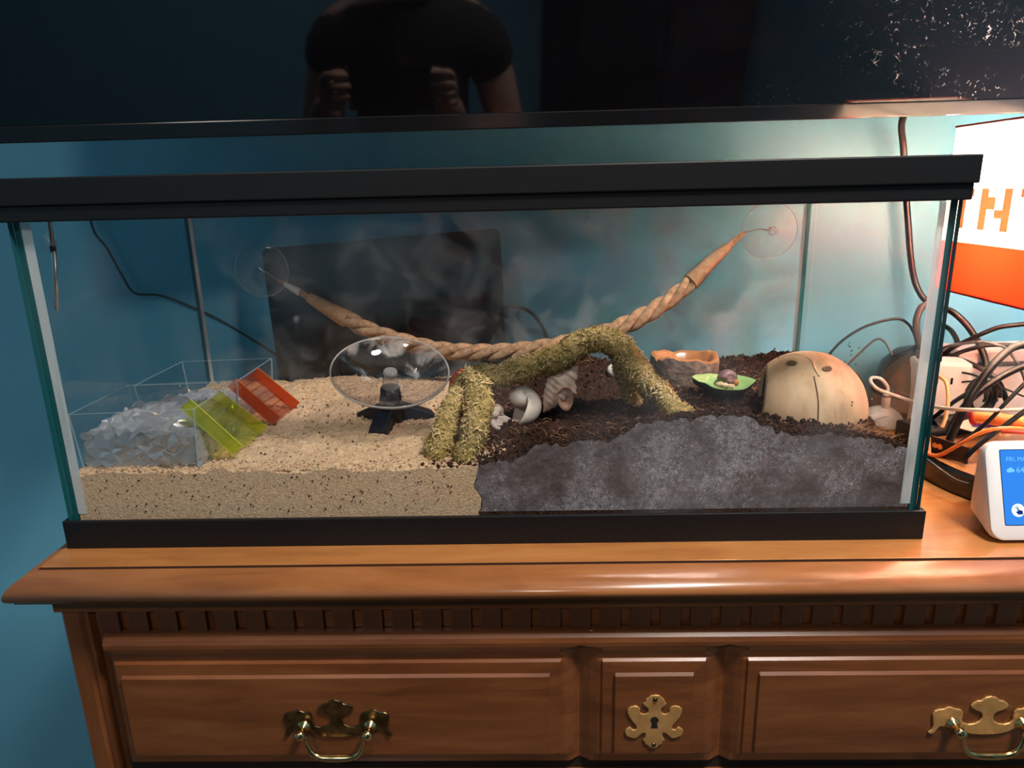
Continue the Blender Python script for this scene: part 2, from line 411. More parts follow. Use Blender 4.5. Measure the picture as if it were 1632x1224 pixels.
eh = [(0,400),(55,392),(85,360),(112,340),(118,305),(146,272),(130,245),(100,225),(78,195),(78,160),(95,132),(130,122),(165,132),(180,160),(178,190),(188,218),(215,236),(255,243),(305,228),(336,190),(334,140),(310,80),(270,15),(230,-40),(216,-75),(230,-105),(258,-110),(280,-90),(292,-70),(318,-78),(350,-100),(362,-135),(350,-180),(330,-205),(290,-225),(245,-240),(205,-225),(170,-185),(140,-158),(110,-155),(105,-190),(118,-235),(138,-262),(112,-290),(108,-325),(70,-340),(45,-378),(0,-392)]
esc2 = [(a/S2, b/S2) for a, b in eh + [(-a, b) for a, b in reversed(eh[1:-1])]]
keyh = [(math.cos(t)*.0037, .0027+math.sin(t)*.0037) for t in [math.radians(-50 + i*280/12) for i in range(13)]] + [(-.0031, -.0058), (.0031, -.0058)]
def fittings(drawer, dz):
    Y = FIELD_Y
    for hx in (-.1395, .4370):
        zc = -.1610 + dz
        m = M['brass_dark'] if hx < 0 else M['brass']
        pl = obj('handle_plate', MB().prism(plate2, lambda p, d: (hx + p[0], Y - d, zc + p[1]), .0022), m, drawer, bevel=.0009)
        fix_normals(pl)
        for sx in (-1, 1):
            c = Matrix.Translation((hx + sx*.0300, Y - .002, zc + .0045)) @ Matrix.Rotation(PI/2, 4, 'X')
            obj('handle_post', MB().lathe([(.0062, 0), (.0060, .002), (.0036, .0032), (.0034, .009), (.0048, .0105), (.0052, .013), (.0040, .0155), (.0, .016)], 18, c), M['brass_shiny'], drawer, smooth=True)
        pth = smooth_path([(hx-.0345, Y-.0125, zc+.0035), (hx-.0300, Y-.0125, zc+.0035), (hx-.0262, Y-.0128, zc+.002), (hx-.0250, Y-.013, zc-.006), (hx-.0215, Y-.0135, zc-.0145), (hx-.014, Y-.0137, zc-.0190), (hx, Y-.0138, zc-.0198),
                           (hx+.014, Y-.0137, zc-.0190), (hx+.0215, Y-.0135, zc-.0145), (hx+.0250, Y-.013, zc-.006), (hx+.0262, Y-.0128, zc+.002), (hx+.0300, Y-.0125, zc+.0035), (hx+.0345, Y-.0125, zc+.0035)], 5)
        n = len(pth); rs = [lerp(.0014, .0034, max(0, 1 - abs(i/(n-1)-.5)*2.6)) for i in range(n)]
        obj('handle_bail', MB().tube(pth, rs, 10), M['brass_shiny'], drawer, smooth=True)
    zc = -.1550 + dz; hx = .1455
    es = obj('escutcheon_plate', MB().prism(esc2, lambda p, d: (hx + p[0], Y - d, zc + p[1]), .0018), M['brass'], drawer, bevel=.0008, label='flat brass keyhole plate with scrolled outline')
    fix_normals(es)
    obj('keyhole', MB().prism(keyh, lambda p, d: (hx + p[0], Y - .0018 - d, zc + p[1]), .00015), M['wood_dark'], drawer)  # flat dark plate painted for the shade inside the hole
    for s in (1, -1):
        obj('pin', MB().blob((hx, Y-.0018, zc + s*.0245 + (0 if s > 0 else .001)), (.0022, .0016, .0022), 10, 6), M['brass_dark'], drawer, smooth=True)
dm = drawer_mesh()
for row in range(4):
    dz = -row * .152
    mb = MB(); mb.v = [(x, y, z + dz) for x, y, z in dm.v]; mb.f = dm.f; mb.m = dm.m
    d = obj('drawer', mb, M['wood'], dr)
    if row < 2: fittings(d, dz)
    obj('drawer_gap', MB().box((DX0-.001, -.0265, DZ0-.0135+dz), (DX1+.001, -.0105, DZ0-.0005+dz)), M['wood_dark'], d)  # dark filler painted as the shade between drawers
obj('plinth', MB().box((BX0-.006, -.034, FLOOR_Z), (BX1+.006, -.004, FLOOR_Z+.085)), M['wood'], dr, bevel=.004)

# ================================================================== television
tv = thing('television', 'large black flat television hanging above the glass tank', 'television', (0.0266, 0.16, 0.3633))
tv.rotation_euler = (Matrix.Rotation(math.radians(8.0), 3, 'Z') @ Matrix.Rotation(math.radians(7.4), 3, 'X') @ Matrix.Rotation(-.0135, 3, 'Y')).to_euler()
TW, TH = 0.585, 0.66
m, nt, out = new_mat('television_screen')
p = N(nt, 'ShaderNodeBsdfPrincipled'); p.inputs['Base Color'].default_value = (.0022, .0018, .0024, 1); p.inputs['Roughness'].default_value = .035; p.inputs['Specular IOR Level'].default_value = .55
# dust specks and finger smears on the right half of the glass
vec = coords(nt, (1, 1, 1))
nz = N(nt, 'ShaderNodeTexNoise', Scale=150, Detail=6, Roughness=.75, Distortion=1.5); nt.links.new(vec, nz.inputs['Vector'])
nb = N(nt, 'ShaderNodeTexNoise', Scale=9, Detail=3, Distortion=2.0); nt.links.new(vec, nb.inputs['Vector'])
sx = N(nt, 'ShaderNodeSeparateXYZ'); nt.links.new(vec, sx.inputs[0])
mr = N(nt, 'ShaderNodeMapRange'); mr.inputs['From Min'].default_value = .18; mr.inputs['From Max'].default_value = .40; nt.links.new(sx.outputs['X'], mr.inputs['Value'])
def thr(src, lo, hi):
    q = N(nt, 'ShaderNodeMapRange'); q.inputs['From Min'].default_value = lo; q.inputs['From Max'].default_value = hi; nt.links.new(src, q.inputs['Value']); return q.outputs[0]
def mulv(a, b):
    q = N(nt, 'ShaderNodeMath', operation='MULTIPLY'); nt.links.new(a, q.inputs[0]); nt.links.new(b, q.inputs[1]); return q.outputs[0]
fac = mulv(mulv(thr(nz.outputs['Fac'], .60, .76), thr(nb.outputs['Fac'], .46, .64)), mr.outputs[0])
df = N(nt, 'ShaderNodeBsdfDiffuse'); df.inputs[0].default_value = (.55, .5, .5, 1)
mx = N(nt, 'ShaderNodeMixShader'); nt.links.new(fac, mx.inputs[0]); nt.links.new(p.outputs[0], mx.inputs[1]); nt.links.new(df.outputs[0], mx.inputs[2])
nt.links.new(mx.outputs[0], out.inputs['Surface']); M['screen'] = m
obj('housing', MB().box((-TW, .006, 0.0), (TW, .038, TH)).box((-TW*.7, .038, .06), (TW*.7, .062, TH*.75)), M['black_plastic'], tv, local=True, bevel=.003)
obj('screen', MB().box((-TW+.009, .0015, .0150), (TW-.009, .006, TH-.009)), M['screen'], tv, local=True)
mb = MB().box((-TW, 0, 0), (TW, .008, .0148)).box((-TW, 0, TH-.009), (TW, .008, TH)).box((-TW, 0, .0148), (-TW+.009, .008, TH-.009)).box((TW-.009, 0, .0148), (TW, .008, TH-.009))
obj('bezel', mb, M['black_gloss'], tv, local=True, bevel=.0012)
obj('wall_mount', MB().box((-.12, .060, .20), (.12, .078, .42)).box((-.03, .075, .26), (.03, .225, .32)), M['black_plastic'], tv, local=True)

# ================================================================== glass tank
W, D, H = 0.768, 0.318, 0.324
L, R_ = -W/2, W/2
g, th = 0.004, 0.006
tank = thing('glass_tank', 'long glass terrarium tank with black plastic rims standing on the dresser', 'terrarium', (0, D/2, 0))
def pane(name, a, b, axis, mat):
    mb = MB().box(a, b)
    # faces: bottom, top, front(-y), right(+x), back(+y), left(-x)
    big = {'y': (2, 4), 'x': (3, 5), 'z': (0, 1)}[axis]
    mb.m = [0 if i in big else 1 for i in range(6)]
    return obj(name, mb, [mat, M['glass_edge']], tank)
z0, z1 = .006, H - .006
pane('front_pane', (L+g, g, z0), (R_-g, g+th, z1), 'y', M['pane_front'])
pane('back_pane', (L+g, D-g-th, z0), (R_-g, D-g, z1), 'y', M['pane_back'])
pane('left_pane', (L+g, g+th+.0004, z0), (L+g+th, D-g-th-.0004, z1), 'x', M['pane'])
pane('right_pane', (R_-g-th, g+th+.0004, z0), (R_-g, D-g-th-.0004, z1), 'x', M['pane'])
pane('bottom_pane', (L+g+th, g+th, .006), (R_-g-th, D-g-th, .012), 'z', M['pane'])
for sx in (-1, 1):
    for yy in (g+th, D-g-th):
        sy = 1 if yy < .1 else -1
        xi = sx*(W/2-g-th)
        w = .0085 if sy > 0 else .003
        pts = [(xi, yy), (xi - sx*w, yy), (xi - sx*w*.55, yy + sy*w*.35), (xi, yy + sy*w)]
        obj('silicone_seam', MB().prism(pts, lambda p, d: (p[0], p[1], .03 + d), H-.065), M['silicone'], tank)
def ring(mb, x0, x1, y0, y1, z0, z1, t):
    mb.box((x0, y0, z0), (x1, y0+t, z1)).box((x0, y1-t, z0), (x1, y1, z1)).box((x0, y0+t, z0), (x0+t, y1-t, z1)).box((x1-t, y0+t, z0), (x1, y1-t, z1))
    return mb
mb = ring(MB(), L, R_, 0, D, 0, .0272, .0038)
ring(mb, L+.0035, R_-.0035, .0035, D-.0035, .0, .006, .02)
obj('bottom_rim', mb, M['black_plastic'], tank, bevel=.0009)
mb = ring(MB(), L-.003, R_+.003, -.003, D+.003, H-.0215, H, .0065)
ring(mb, L-.0005, R_+.0005, -.0005, D+.0005, H-.0340, H-.0210, .0042)
ring(mb, L+.0035, R_-.0035, .0035, D-.0035, H-.006, H-.002, .014)
obj('top_rim', mb, M['black_plastic'], tank, bevel=.0012)

# ------------------------------------------------------------------ sand and soil
XI0, XI1, YI0, YI1 = L+g+th+.0006, R_-g-th-.0006, g+th+.0006, D-g-th-.0006
def xb(y, z=.07):
    t = interp([(0, -.0085), (.06, -.011), (.12, -.028), (.31, -.055)], y)
    return t + .004*fbm(y*60, z*60, 3.1) + .003*fbm(y*150, z*150, 8.1)
FZ = [(-.008, .0715), (.02, .0785), (.042, .0865), (.097, .0945), (.156, .1100), (.200, .1165), (.222, .1165), (.240, .106), (.262, .0975), (.302, .0965), (.330, .0930), (.368, .0825), (.380, .080)]
BZ = [(-.06, .0770), (.0, .079), (.124, .0900), (.204, .090), (.306, .0965), (.375, .1000)]
MZ = [(-.03, .0740), (.03, .0775), (.10, .0850), (.16, .0930), (.20, .0960), (.25, .0900), (.30, .0860), (.35, .0840), (.38, .0800)]
def soil_h(x, y):
    t = (y-YI0)/(YI1-YI0)
    f = interp(FZ, x); mdl = interp(MZ, x); b = interp(BZ, x)
    if t < .22: k = t/.22; h = lerp(f, mdl, k*k*(3-2*k))
    else: k = (t-.22)/.78; h = lerp(mdl, b, k*k*(3-2*k))
    # pile of fibre under the branch
    h += .030*math.exp(-(((x-.105)/.045)**2 + ((y-.215)/.05)**2))
    h += .010*math.exp(-(((x-.03)/.05)**2 + ((y-.06)/.03)**2))
    return h
def soil_rough(x, y): return .0042*fbm(x*38, y*38, .5) + .0030*fbm(x*110, y*110, 4.5) + .0016*fbm(x*300, y*300, 2.5)
def sand_h(x, y):
    h = interp([(-.38, .0700), (-.32, .0735), (-.26, .0705), (-.2, .0685), (-.1, .0685), (0, .0715)], x)
    h = lerp(h, .0765, min(1, max(0, (y-.04)/.25)))
    h += .006*math.exp(-(((x+.13)/.06)**2 + ((y-.17)/.05)**2))
    h += .005*math.exp(-(((x+.02)/.03)**2 + ((y-.045)/.02)**2))
    # settled around the two water boxes
    if x < -.24: h -= .003*min(1, (-.24-x)/.03)
    return h
def sand_rough(x, y): return .0030*fbm(x*30, y*30, 1.5) + .0020*fbm(x*90, y*90, 7.5) + .0010*fbm(x*260, y*260, 9.5)
def bed(xa, xbf, hf, nx, ny, nzs, zbot):
    """heightfield with pressed faces against the glass"""
    mb = MB()
    def top(u, v):
        y = lerp(YI0, YI1, v); a = xa(y, .07); b = xbf(y, .07); x = lerp(a, b, u); return (x, y, hf(x, y))
    mb.grid(nx, ny, top)
    def face(v):
        y = lerp(YI0, YI1, v)
        def f(u, w):
            a = xa(y, .07); b = xbf(y, .07); xt = lerp(a, b, u); zt = hf(xt, y); z = lerp(zbot, zt, w)
            a2, b2 = xa(y, z), xbf(y, z)
            x = lerp(lerp(a2, b2, u), xt, max(0, w*4-3))
            return (x, y, z)
        return f
    mb.grid(nx, nzs, face(0)); mb.grid(nx, nzs, face(1), flip=True)
    for u in (0, 1):
        def f(v, w, u=u):
            y = lerp(YI0, YI1, v); xt = lerp(xa(y, .07), xbf(y, .07), u); zt = hf(xt, y); z = lerp(zbot, zt, w)
            x = lerp((xbf if u else xa)(y, z), xt, max(0, w*4-3)); return (x, y, z)
        mb.grid(ny, nzs, f, flip=(u == 0))
    return mb
M['sand'] = principled('damp_tan_sand', stops=[(0.30, (0.47, 0.295, 0.175)), (0.5, (0.63, 0.425, 0.265)), (0.72, (0.76, 0.535, 0.350))], scale=420, detail=4, rough=0.95, spec=0.15, bump=0.7, bump_scale=700, bump_dist=0.0012)
M['sand_clump'] = M['sand']
M['soil'] = principled('dark_coconut_fibre', stops=[(0.30, (0.012, 0.005, 0.003)), (0.55, (0.042, 0.016, 0.009)), (0.80, (0.105, 0.042, 0.021))], scale=320, detail=6, rough=0.9, spec=0.25, bump=0.9, bump_scale=500, bump_dist=0.002)
M['fibre'] = principled('pale_coconut_thread', stops=[(0.35, (0.16, 0.065, 0.030)), (0.65, (0.42, 0.23, 0.12))], scale=90, rough=0.8)
sand_o = obj('sand', bed(lambda y, z: XI0, xb, lambda x, y: sand_h(x, y) + sand_rough(x, y), 230, 150, 14, .0125), M['sand'], smooth=True)
tag(sand_o, 'deep bed of damp tan sand filling the left half of the tank', 'sand', kind='stuff')
soil_o = obj('soil', bed(lambda y, z: xb(y, z) + .0003, lambda y, z: XI1, lambda x, y: soil_h(x, y) + soil_rough(x, y), 230, 150, 14, .0125), M['soil'], smooth=True)
tag(soil_o, 'dark brown coconut fibre soil filling the right half of the tank', 'soil', kind='stuff')
def surf(x, y): return (sand_h(x, y) + sand_rough(x, y)) if x < xb(y) else (soil_h(x, y) + soil_rough(x, y))
def crumb(mb, c, r, rnd):
    v = [Vector(q)*r*rnd.uniform(.5, 1.3) for q in ((1,0,0),(-1,0,0),(0,1,0),(0,-1,0),(0,0,1),(0,0,-1))]
    e = Euler((rnd.random()*6, rnd.random()*6, rnd.random()*6)).to_matrix()
    mb.add([Vector(c) + e @ q for q in v], [(0,2,4),(2,1,4),(1,3,4),(3,0,4),(2,0,5),(1,2,5),(3,1,5),(0,3,5)])
rnd = random.Random(5)
cr = MB()
for i in range(9000):
    y = rnd.uniform(YI0+.002, YI1-.002); x = rnd.uniform(xb(y)-.004, XI1-.002)
    if rnd.random() < .35: y = YI0 + .002 + rnd.random()**2*.03
    crumb(cr, (x, y, surf(x, y) + rnd.uniform(-.0006, .0012)), rnd.choice((.0008, .0011, .0015, .0021, .0028)), rnd)
tag(obj('soil_crumbs', cr, M['soil']), 'loose dark crumbs lying over the coconut fibre soil', 'soil', kind='stuff')
fb = MB()
for i in range(1500):
    y = rnd.uniform(YI0+.004, YI1-.004); x = rnd.uniform(xb(y), XI1-.004)
    if i % 3 == 0: x, y = rnd.gauss(.352, .014), rnd.gauss(.05, .018)
    if not (xb(y) < x < XI1-.003 and YI0+.003 < y < YI1-.003): continue
    a = rnd.random()*2*PI; l = rnd.uniform(.003, .010); z = surf(x, y) + .0012
    d = Vector((math.cos(a)*l, math.sin(a)*l*.7, rnd.uniform(-.001, .004)))
    p0 = Vector((x, y, z)); p1 = p0 + d*.5 + Vector((0, 0, rnd.uniform(0, .002))); p2 = p0 + d
    if p2.y < YI0+.002 or p2.x > XI1-.001: continue
    fb.tube([p0, p1, p2], rnd.uniform(.00012, .00028), 3, cap=False)
tag(obj('soil_fibres', fb, M['fibre']), 'pale coconut threads sticking out of the dark soil', 'fibre', kind='stuff')
sc_ = MB()
for i in range(2600):
    y = rnd.uniform(YI0+.002, YI1-.002); x = rnd.uniform(XI0+.003, xb(y)+.004)
    if i < 700: x, y = rnd.uniform(XI0+.003, xb(YI0)+.003), YI0+.002+rnd.random()**2*.02
    if i < 260: x, y = rnd.gauss(-.006, .012), YI0+.002+rnd.random()*.03
    crumb(sc_, (x, y, max(surf(x, y), sand_h(x, y)) + rnd.uniform(-.0003, .001)), rnd.choice((.0007, .001, .0014, .0021)), rnd)
tag(obj('sand_clumps', sc_, M['sand_clump']), 'small damp clumps lying over the tan sand', 'sand', kind='stuff')
sp = MB()
for i in range(260):
    y = YI0 + .004 + rnd.random()*.2; x = rnd.uniform(XI0+.01, xb(y)-.002)
    crumb(sp, (x, y, surf(x, y)+.0004), rnd.choice((.0005, .0007, .001, .0014)), rnd)
for i in range(170):   # specks pressed against the front pane
    x = rnd.uniform(XI0+.01, -.02); z = rnd.uniform(.03, sand_h(x, YI0)-.002)
    crumb(sp, (x, YI0-.0002, z), rnd.choice((.0005, .0007, .0009, .0012)), rnd)
tag(obj('soil_specks', sp, M['soil']), 'dark soil specks scattered over the tan sand', 'soil', kind='stuff')
gs = MB()
for q, nq, sp_ in (((0.3733, 0.1563, 0.142), 5, .0016), ((0.3733, 0.1506, 0.1366), 6, .0014), ((0.3733, 0.1346, 0.1422), 2, .0006), ((0.3733, 0.1636, 0.1214), 2, .0008), ((0.3733, 0.139, 0.1247), 2, .0006), ((0.3733, 0.0715, 0.1378), 2, .0005), ((0.3733, 0.1711, 0.1133), 1, .0005), ((0.3733, 0.1243, 0.14), 1, .0005)):
    for k in range(nq): crumb(gs, Vector(q) + Vector((0, rnd.gauss(0, sp_), rnd.gauss(0, sp_))), .0009, rnd)
tag(obj('stuck_soil_specks', gs, M['soil']), 'dark soil specks stuck to the right end glass above the coconut shell', 'soil', kind='stuff')
# moisture film between the soil and the front pane, following the top of the soil
m, nt, out = new_mat('condensation')
tr = N(nt, 'ShaderNodeBsdfTransparent'); df = N(nt, 'ShaderNodeBsdfDiffuse'); df.inputs[0].default_value = (.56, .49, .52, 1)
wt = N(nt, 'ShaderNodeBsdfPrincipled'); wt.inputs['Base Color'].default_value = (.75, .74, .80, 1); wt.inputs['Roughness'].default_value = .25
vec = coords(nt)
n1 = N(nt, 'ShaderNodeTexNoise', Scale=22, Detail=4, Roughness=.65, Distortion=.4); nt.links.new(vec, n1.inputs['Vector'])
n2 = N(nt, 'ShaderNodeTexNoise', Scale=620, Detail=3, Roughness=.7); nt.links.new(vec, n2.inputs['Vector'])
n3 = N(nt, 'ShaderNodeTexNoise', Scale=240, Detail=4, Roughness=.7); nt.links.new(vec, n3.inputs['Vector'])
f1 = thr(n1.outputs['Fac'], .33, .68); f3 = thr(n3.outputs['Fac'], .30, .70)
q = N(nt, 'ShaderNodeMath', operation='MULTIPLY'); q.inputs[1].default_value = .62; nt.links.new(mulv(f1, f3), q.inputs[0])
q2 = N(nt, 'ShaderNodeMath', operation='ADD'); q2.inputs[1].default_value = .09; nt.links.new(q.outputs[0], q2.inputs[0])
ma = N(nt, 'ShaderNodeMixShader'); nt.links.new(q2.outputs[0], ma.inputs[0]); nt.links.new(tr.outputs[0], ma.inputs[1]); nt.links.new(df.outputs[0], ma.inputs[2])
f2 = thr(n2.outputs['Fac'], .56, .68)
q3 = N(nt, 'ShaderNodeMath', operation='MULTIPLY'); q3.inputs[1].default_value = .75; nt.links.new(mulv(f2, thr(n1.outputs['Fac'], .40, .62)), q3.inputs[0])
mb_ = N(nt, 'ShaderNodeMixShader'); nt.links.new(q3.outputs[0], mb_.inputs[0]); nt.links.new(ma.outputs[0], mb_.inputs[1]); nt.links.new(wt.outputs[0], mb_.inputs[2])
nt.links.new(mb_.outputs[0], out.inputs['Surface'])
def film(u, w):
    a = .003; x = lerp(-.013, XI1-.001, u); zt = soil_h(x, YI0) + soil_rough(x, YI0) - .001 + .002*fbm(x*200, 0, 3)
    z = lerp(.0272, zt, w); x2 = max(x, xb(YI0, z) + .001)
    return (x2, YI0-.0004, z)
obj('condensation', MB().grid(160, 16, film), m, tank, kind='stuff', label='grey beads of moisture on the inside of the glass over the dark soil')

# ================================================================== things in and on the tank
# ---- heat mat on the outside of the back pane
hm = thing('heat_mat', 'black rectangular heat mat stuck behind the back glass', 'heat mat', (-.14, D-g+.001, .15))
def rrect(x0, x1, z0, z1, r, n=6):
    out = []
    for cx, cz, a0 in ((x1-r, z1-r, 0), (x0+r, z1-r, 90), (x0+r, z0+r, 180), (x1-r, z0+r, 270)):
        for i in range(n+1):
            a = math.radians(a0 + 90*i/n); out.append((cx + r*math.cos(a), cz + r*math.sin(a)))
    return out
ca, sa = math.cos(.052), math.sin(.052)
HY = D - g + .0008
A = (-0.2918, 0.3165, 0.2422); B = (0.0062, 0.3165, 0.2607)
hw = math.hypot(B[0]-A[0], B[2]-A[2]); ca, sa = (B[0]-A[0])/hw, (B[2]-A[2])/hw
hx0, hz0 = A[0], A[2]
o = obj('pad', MB().prism(rrect(0, hw, -.205, 0, .009), lambda p, d: (hx0 + p[0]*ca*1.0 - p[1]*sa*.35, HY + d, hz0 + p[0]*sa + p[1]), .0016), principled('heat_mat_film', color=(.007, .006, .007), rough=.30, spec=.5), hm)
fix_normals(o)
obj('cord_grip', MB().box((hx0+hw*ca-.004, HY, .1480), (hx0+hw*ca+.008, HY+.007, .1570)), M['black_plastic'], hm, bevel=.001)
obj('power_cord', MB().tube(smooth_path([(0.008, 0.322, 0.1611), (0.0255, 0.33, 0.1603), (0.0439, 0.335, 0.1501), (0.0575, 0.34, 0.1307), (0.0632, 0.345, 0.1103), (0.0645, 0.35, 0.0618), (.060, .352, .004), (.20, .36, .003), (.40, .365, .003)]), .0024, 8), M['black_rubber'], hm, smooth=True)

# ---- braided rope perch
rp = thing('rope_perch', 'twisted natural jute rope hung across the back of the tank', 'rope', (0, .28, .2))
ctr = smooth_path([(-0.2684, 0.298, 0.2042), (-0.2355, 0.294, 0.1855), (-0.2103, 0.291, 0.1706), (-0.1851, 0.288, 0.1565), (-0.1449, 0.283, 0.137), (-0.0783, 0.272, 0.12), (-0.0201, 0.262, 0.1165), (0.0369, 0.256, 0.1198), (0.0893, 0.255, 0.1283), (0.1453, 0.258, 0.144), (0.1946, 0.268, 0.1669), (0.2314, 0.278, 0.1925), (0.2557, 0.285, 0.215), (0.2821, 0.291, 0.2368), (0.2994, 0.297, 0.25)], 14)
nC = len(ctr)
m_rope = principled('jute_rope', stops=[(0.25, (0.20, 0.105, 0.055)), (0.5, (0.40, 0.235, 0.135)), (0.75, (0.58, 0.38, 0.23))], scale=150, stretch=(1, 1, 1), rough=.95, spec=.1, bump=.8, bump_scale=420, bump_dist=.0012)
def rope_r(i):
    t = i/(nC-1)
    return interp([(0, .0020), (.07, .0038), (.14, .0074), (.24, .0098), (.30, .0100), (.66, .0104), (.76, .0092), (.86, .0070), (.93, .0036), (1, .0020)], t)
frames = []
nrm = Vector((0, 0, 1))
for i, p in enumerate(ctr):
    t = (ctr[min(i+1, nC-1)] - ctr[max(i-1, 0)]).normalized()
    nrm = (nrm - t*nrm.dot(t)).normalized(); frames.append((p, nrm.copy(), t.cross(nrm)))
acc = [0]
for a, b in zip(ctr, ctr[1:]): acc.append(acc[-1] + (b-a).length)
for s in range(3):
    pth = []; rs = []
    for i, (p, n_, b_) in enumerate(frames):
        a = 2*PI*(s/3) - acc[i]/.074*2*PI; r = rope_r(i)
        pth.append(p + (n_*math.cos(a) + b_*math.sin(a))*r*.56); rs.append(r*.56)
    obj('strand', MB().tube(pth, rs, 10), m_rope, rp, smooth=True)
m_whip = principled('tan_whipping_twine', stops=[(0.3, (0.36, 0.20, 0.10)), (0.7, (0.52, 0.32, 0.18))], scale=200, rough=.9, bump=.4, bump_scale=500, bump_dist=.0006)
for (t0, t1, r0, r1) in ((.085, .215, .0062, .0112), (.79, .915, .0108, .0056)):
    i0, i1 = int(t0*nC), int(t1*nC)
    base = ctr[i0:i1+1]; L_ = len(base); mb = MB()
    fine = smooth_path(base, 6); nf = len(fine)
    rs = [lerp(r0, r1, i/(nf-1)) * (1 + .05*math.sin(i*1.6)) for i in range(nf)]
    obj('whipping', mb.tube(fine, rs, 12), m_whip, rp, smooth=True)
m_tape = principled('pale_binding_tape', color=(.55, .50, .46), rough=.5)
obj('binding', MB().tube(ctr[3:12], [.0030 + .0022*i/8 for i in range(9)], 10), m_tape, rp, smooth=True)
for (cpx, hookp) in (((-0.2913, 0.307, 0.2168), ctr[0]), ((0.3316, 0.307, 0.2509), ctr[-1])):
    c = Vector(cpx); T = Matrix.Translation((c.x, D-g-th-.0004, c.z)) @ Matrix.Rotation(PI/2, 4, 'X')
    cup = obj('suction_cup', MB().lathe([(.0335, 0), (.0340, .0006), (.0335, .0012), (.026, .0022), (.017, .0042), (.009, .0068), (.0055, .0075)], 40, T), M['cup'], rp, smooth=True)
    obj('cup_ring', MB().tube([T @ Vector((math.cos(2*PI*k/40)*.0335, math.sin(2*PI*k/40)*.0335, .0009)) for k in range(41)], .00045, 6, cap=False), M['acrylic_edge'], cup)
    obj('cup_knob', MB().lathe([(.0055, .0072), (.0042, .009), (.0040, .012), (.0056, .0138), (.0052, .0158), (0, .0162)], 20, T), M['clear_dish'], cup, smooth=True)
    k = Vector((c.x, D-g-th-.0114, c.z))
    ring_ = [k + Vector((math.cos(a)*.0052, 0, math.sin(a)*.0052)) for a in [2*PI*i/14 for i in range(15)]]
    hookpath = smooth_path([k + Vector((.0045, 0, 0)), k + Vector((0, 0, .0045)), k + Vector((-.0045 if hookp.x < c.x else .0045, -.001, .001)), k.lerp(hookp, .5) + Vector((0, -.001, .003)), hookp])
    obj('wire_hook', MB().tube(hookpath, .0009, 8), M['chrome'], rp, smooth=True)

# ---- moss covered branch
br = thing('moss_branch', 'bent branch wrapped in green moss arching over the dark soil', 'branch', (.05, .06, .08))
m_bark = principled('moss_bark', stops=[(0.25, (0.11, 0.078, 0.022)), (0.42, (0.27, 0.195, 0.060)), (0.6, (0.44, 0.31, 0.12)), (0.8, (0.58, 0.42, 0.20))], scale=75, detail=8, rough=.95, spec=.1, bump=1.0, bump_scale=190, bump_dist=.004, distort=.5)
m_moss = principled('dried_moss', stops=[(0.28, (0.22, 0.160, 0.045)), (0.46, (0.50, 0.355, 0.14)), (0.66, (0.80, 0.57, 0.31))], scale=34, rough=.9, spec=.1)
limbs = [
    ([(-0.0507, 0.0337, 0.064), (-0.0428, 0.04, 0.0861), (-0.0323, 0.056, 0.1099), (-0.0214, 0.075, 0.1288), (-0.0023, 0.088, 0.1311), (0.0298, 0.098, 0.1355), (0.0682, 0.104, 0.1472), (0.0957, 0.104, 0.1611), (0.1135, 0.1, 0.1648), (0.1299, 0.094, 0.1534), (0.1438, 0.084, 0.1358), (0.1605, 0.068, 0.1195), (0.1765, 0.052, 0.1058), (0.1825, 0.046, 0.0974)],
     [.0118, .0110, .0108, .0112, .0110, .0118, .0125, .0118, .0112, .0115, .0118, .0112, .0100, .0085]),
    ([(-0.0204, 0.025, 0.064), (-0.0136, 0.03, 0.0892), (-0.0071, 0.04, 0.1127), (-0.0082, 0.056, 0.1278), (-0.0171, 0.07, 0.1374)],
     [.0112, .0112, .0112, .0120, .0100]),
    ([(0.1262, 0.098, 0.1525), (0.132, 0.112, 0.1301), (0.1413, 0.122, 0.1076), (0.1477, 0.128, 0.0889)], [.0095, .0085, .0080, .0075]),
]
mo = MB(); rnd = random.Random(9)
for pts, rr in limbs:
    pth = smooth_path(pts, 7); n = len(pth); rs = [rr[0]]
    rs = []
    for i in range(n):
        t = i/(n-1)*(len(rr)-1); k = min(int(t), len(rr)-2); rs.append(lerp(rr[k], rr[k+1], t-k))
    mb = MB().tube(pth, rs, 22)
    for i in range(n):
        for k in range(22):
            v = Vector(mb.v[i*22+k]); d = v - pth[i]
            f = 1 +   .34*fbm(v.x*55, v.y*55, v.z*55) + .22*fbm(v.x*160, v.y*160, v.z*160)
            mb.v[i*22+k] = tuple(pth[i] + d*f)
    obj('limb', mb, m_bark, br, smooth=True)
    tot = int(sum((b-a).length for a, b in zip(pth, pth[1:])) * 24000)
    for q in range(tot):
        i = rnd.randrange(n*22); v = Vector(mb.v[i]); c = pth[i//22]; d = (v-c).normalized()
        tdir = (pth[min(i//22+1, n-1)] - pth[max(i//22-1, 0)]).normalized()
        v = v + tdir*rnd.uniform(-.003, .003) + d.cross(tdir)*rnd.uniform(-.002, .002) - d*.0006
        if v.z < surf(v.x, v.y): continue
        side = (d.cross(tdir)*rnd.uniform(-1, 1) + tdir*rnd.uniform(-1, 1)).normalized()
        l = rnd.uniform(.0022, .0078); up = d*rnd.uniform(.05, .60)
        w = d.cross(side).normalized()*rnd.uniform(.00022, .00075)
        p1 = v + side*l*.5 + up*l*.7; p2 = v + side*l + up*l*.6*rnd.uniform(.2, 1.2)
        mo.add([v-w, v+w, p1+w, p1-w, p2], [(0,1,2,3), (3,2,4)])
obj('moss', mo, m_moss, br, kind='stuff', label='dry yellow-green moss strands')

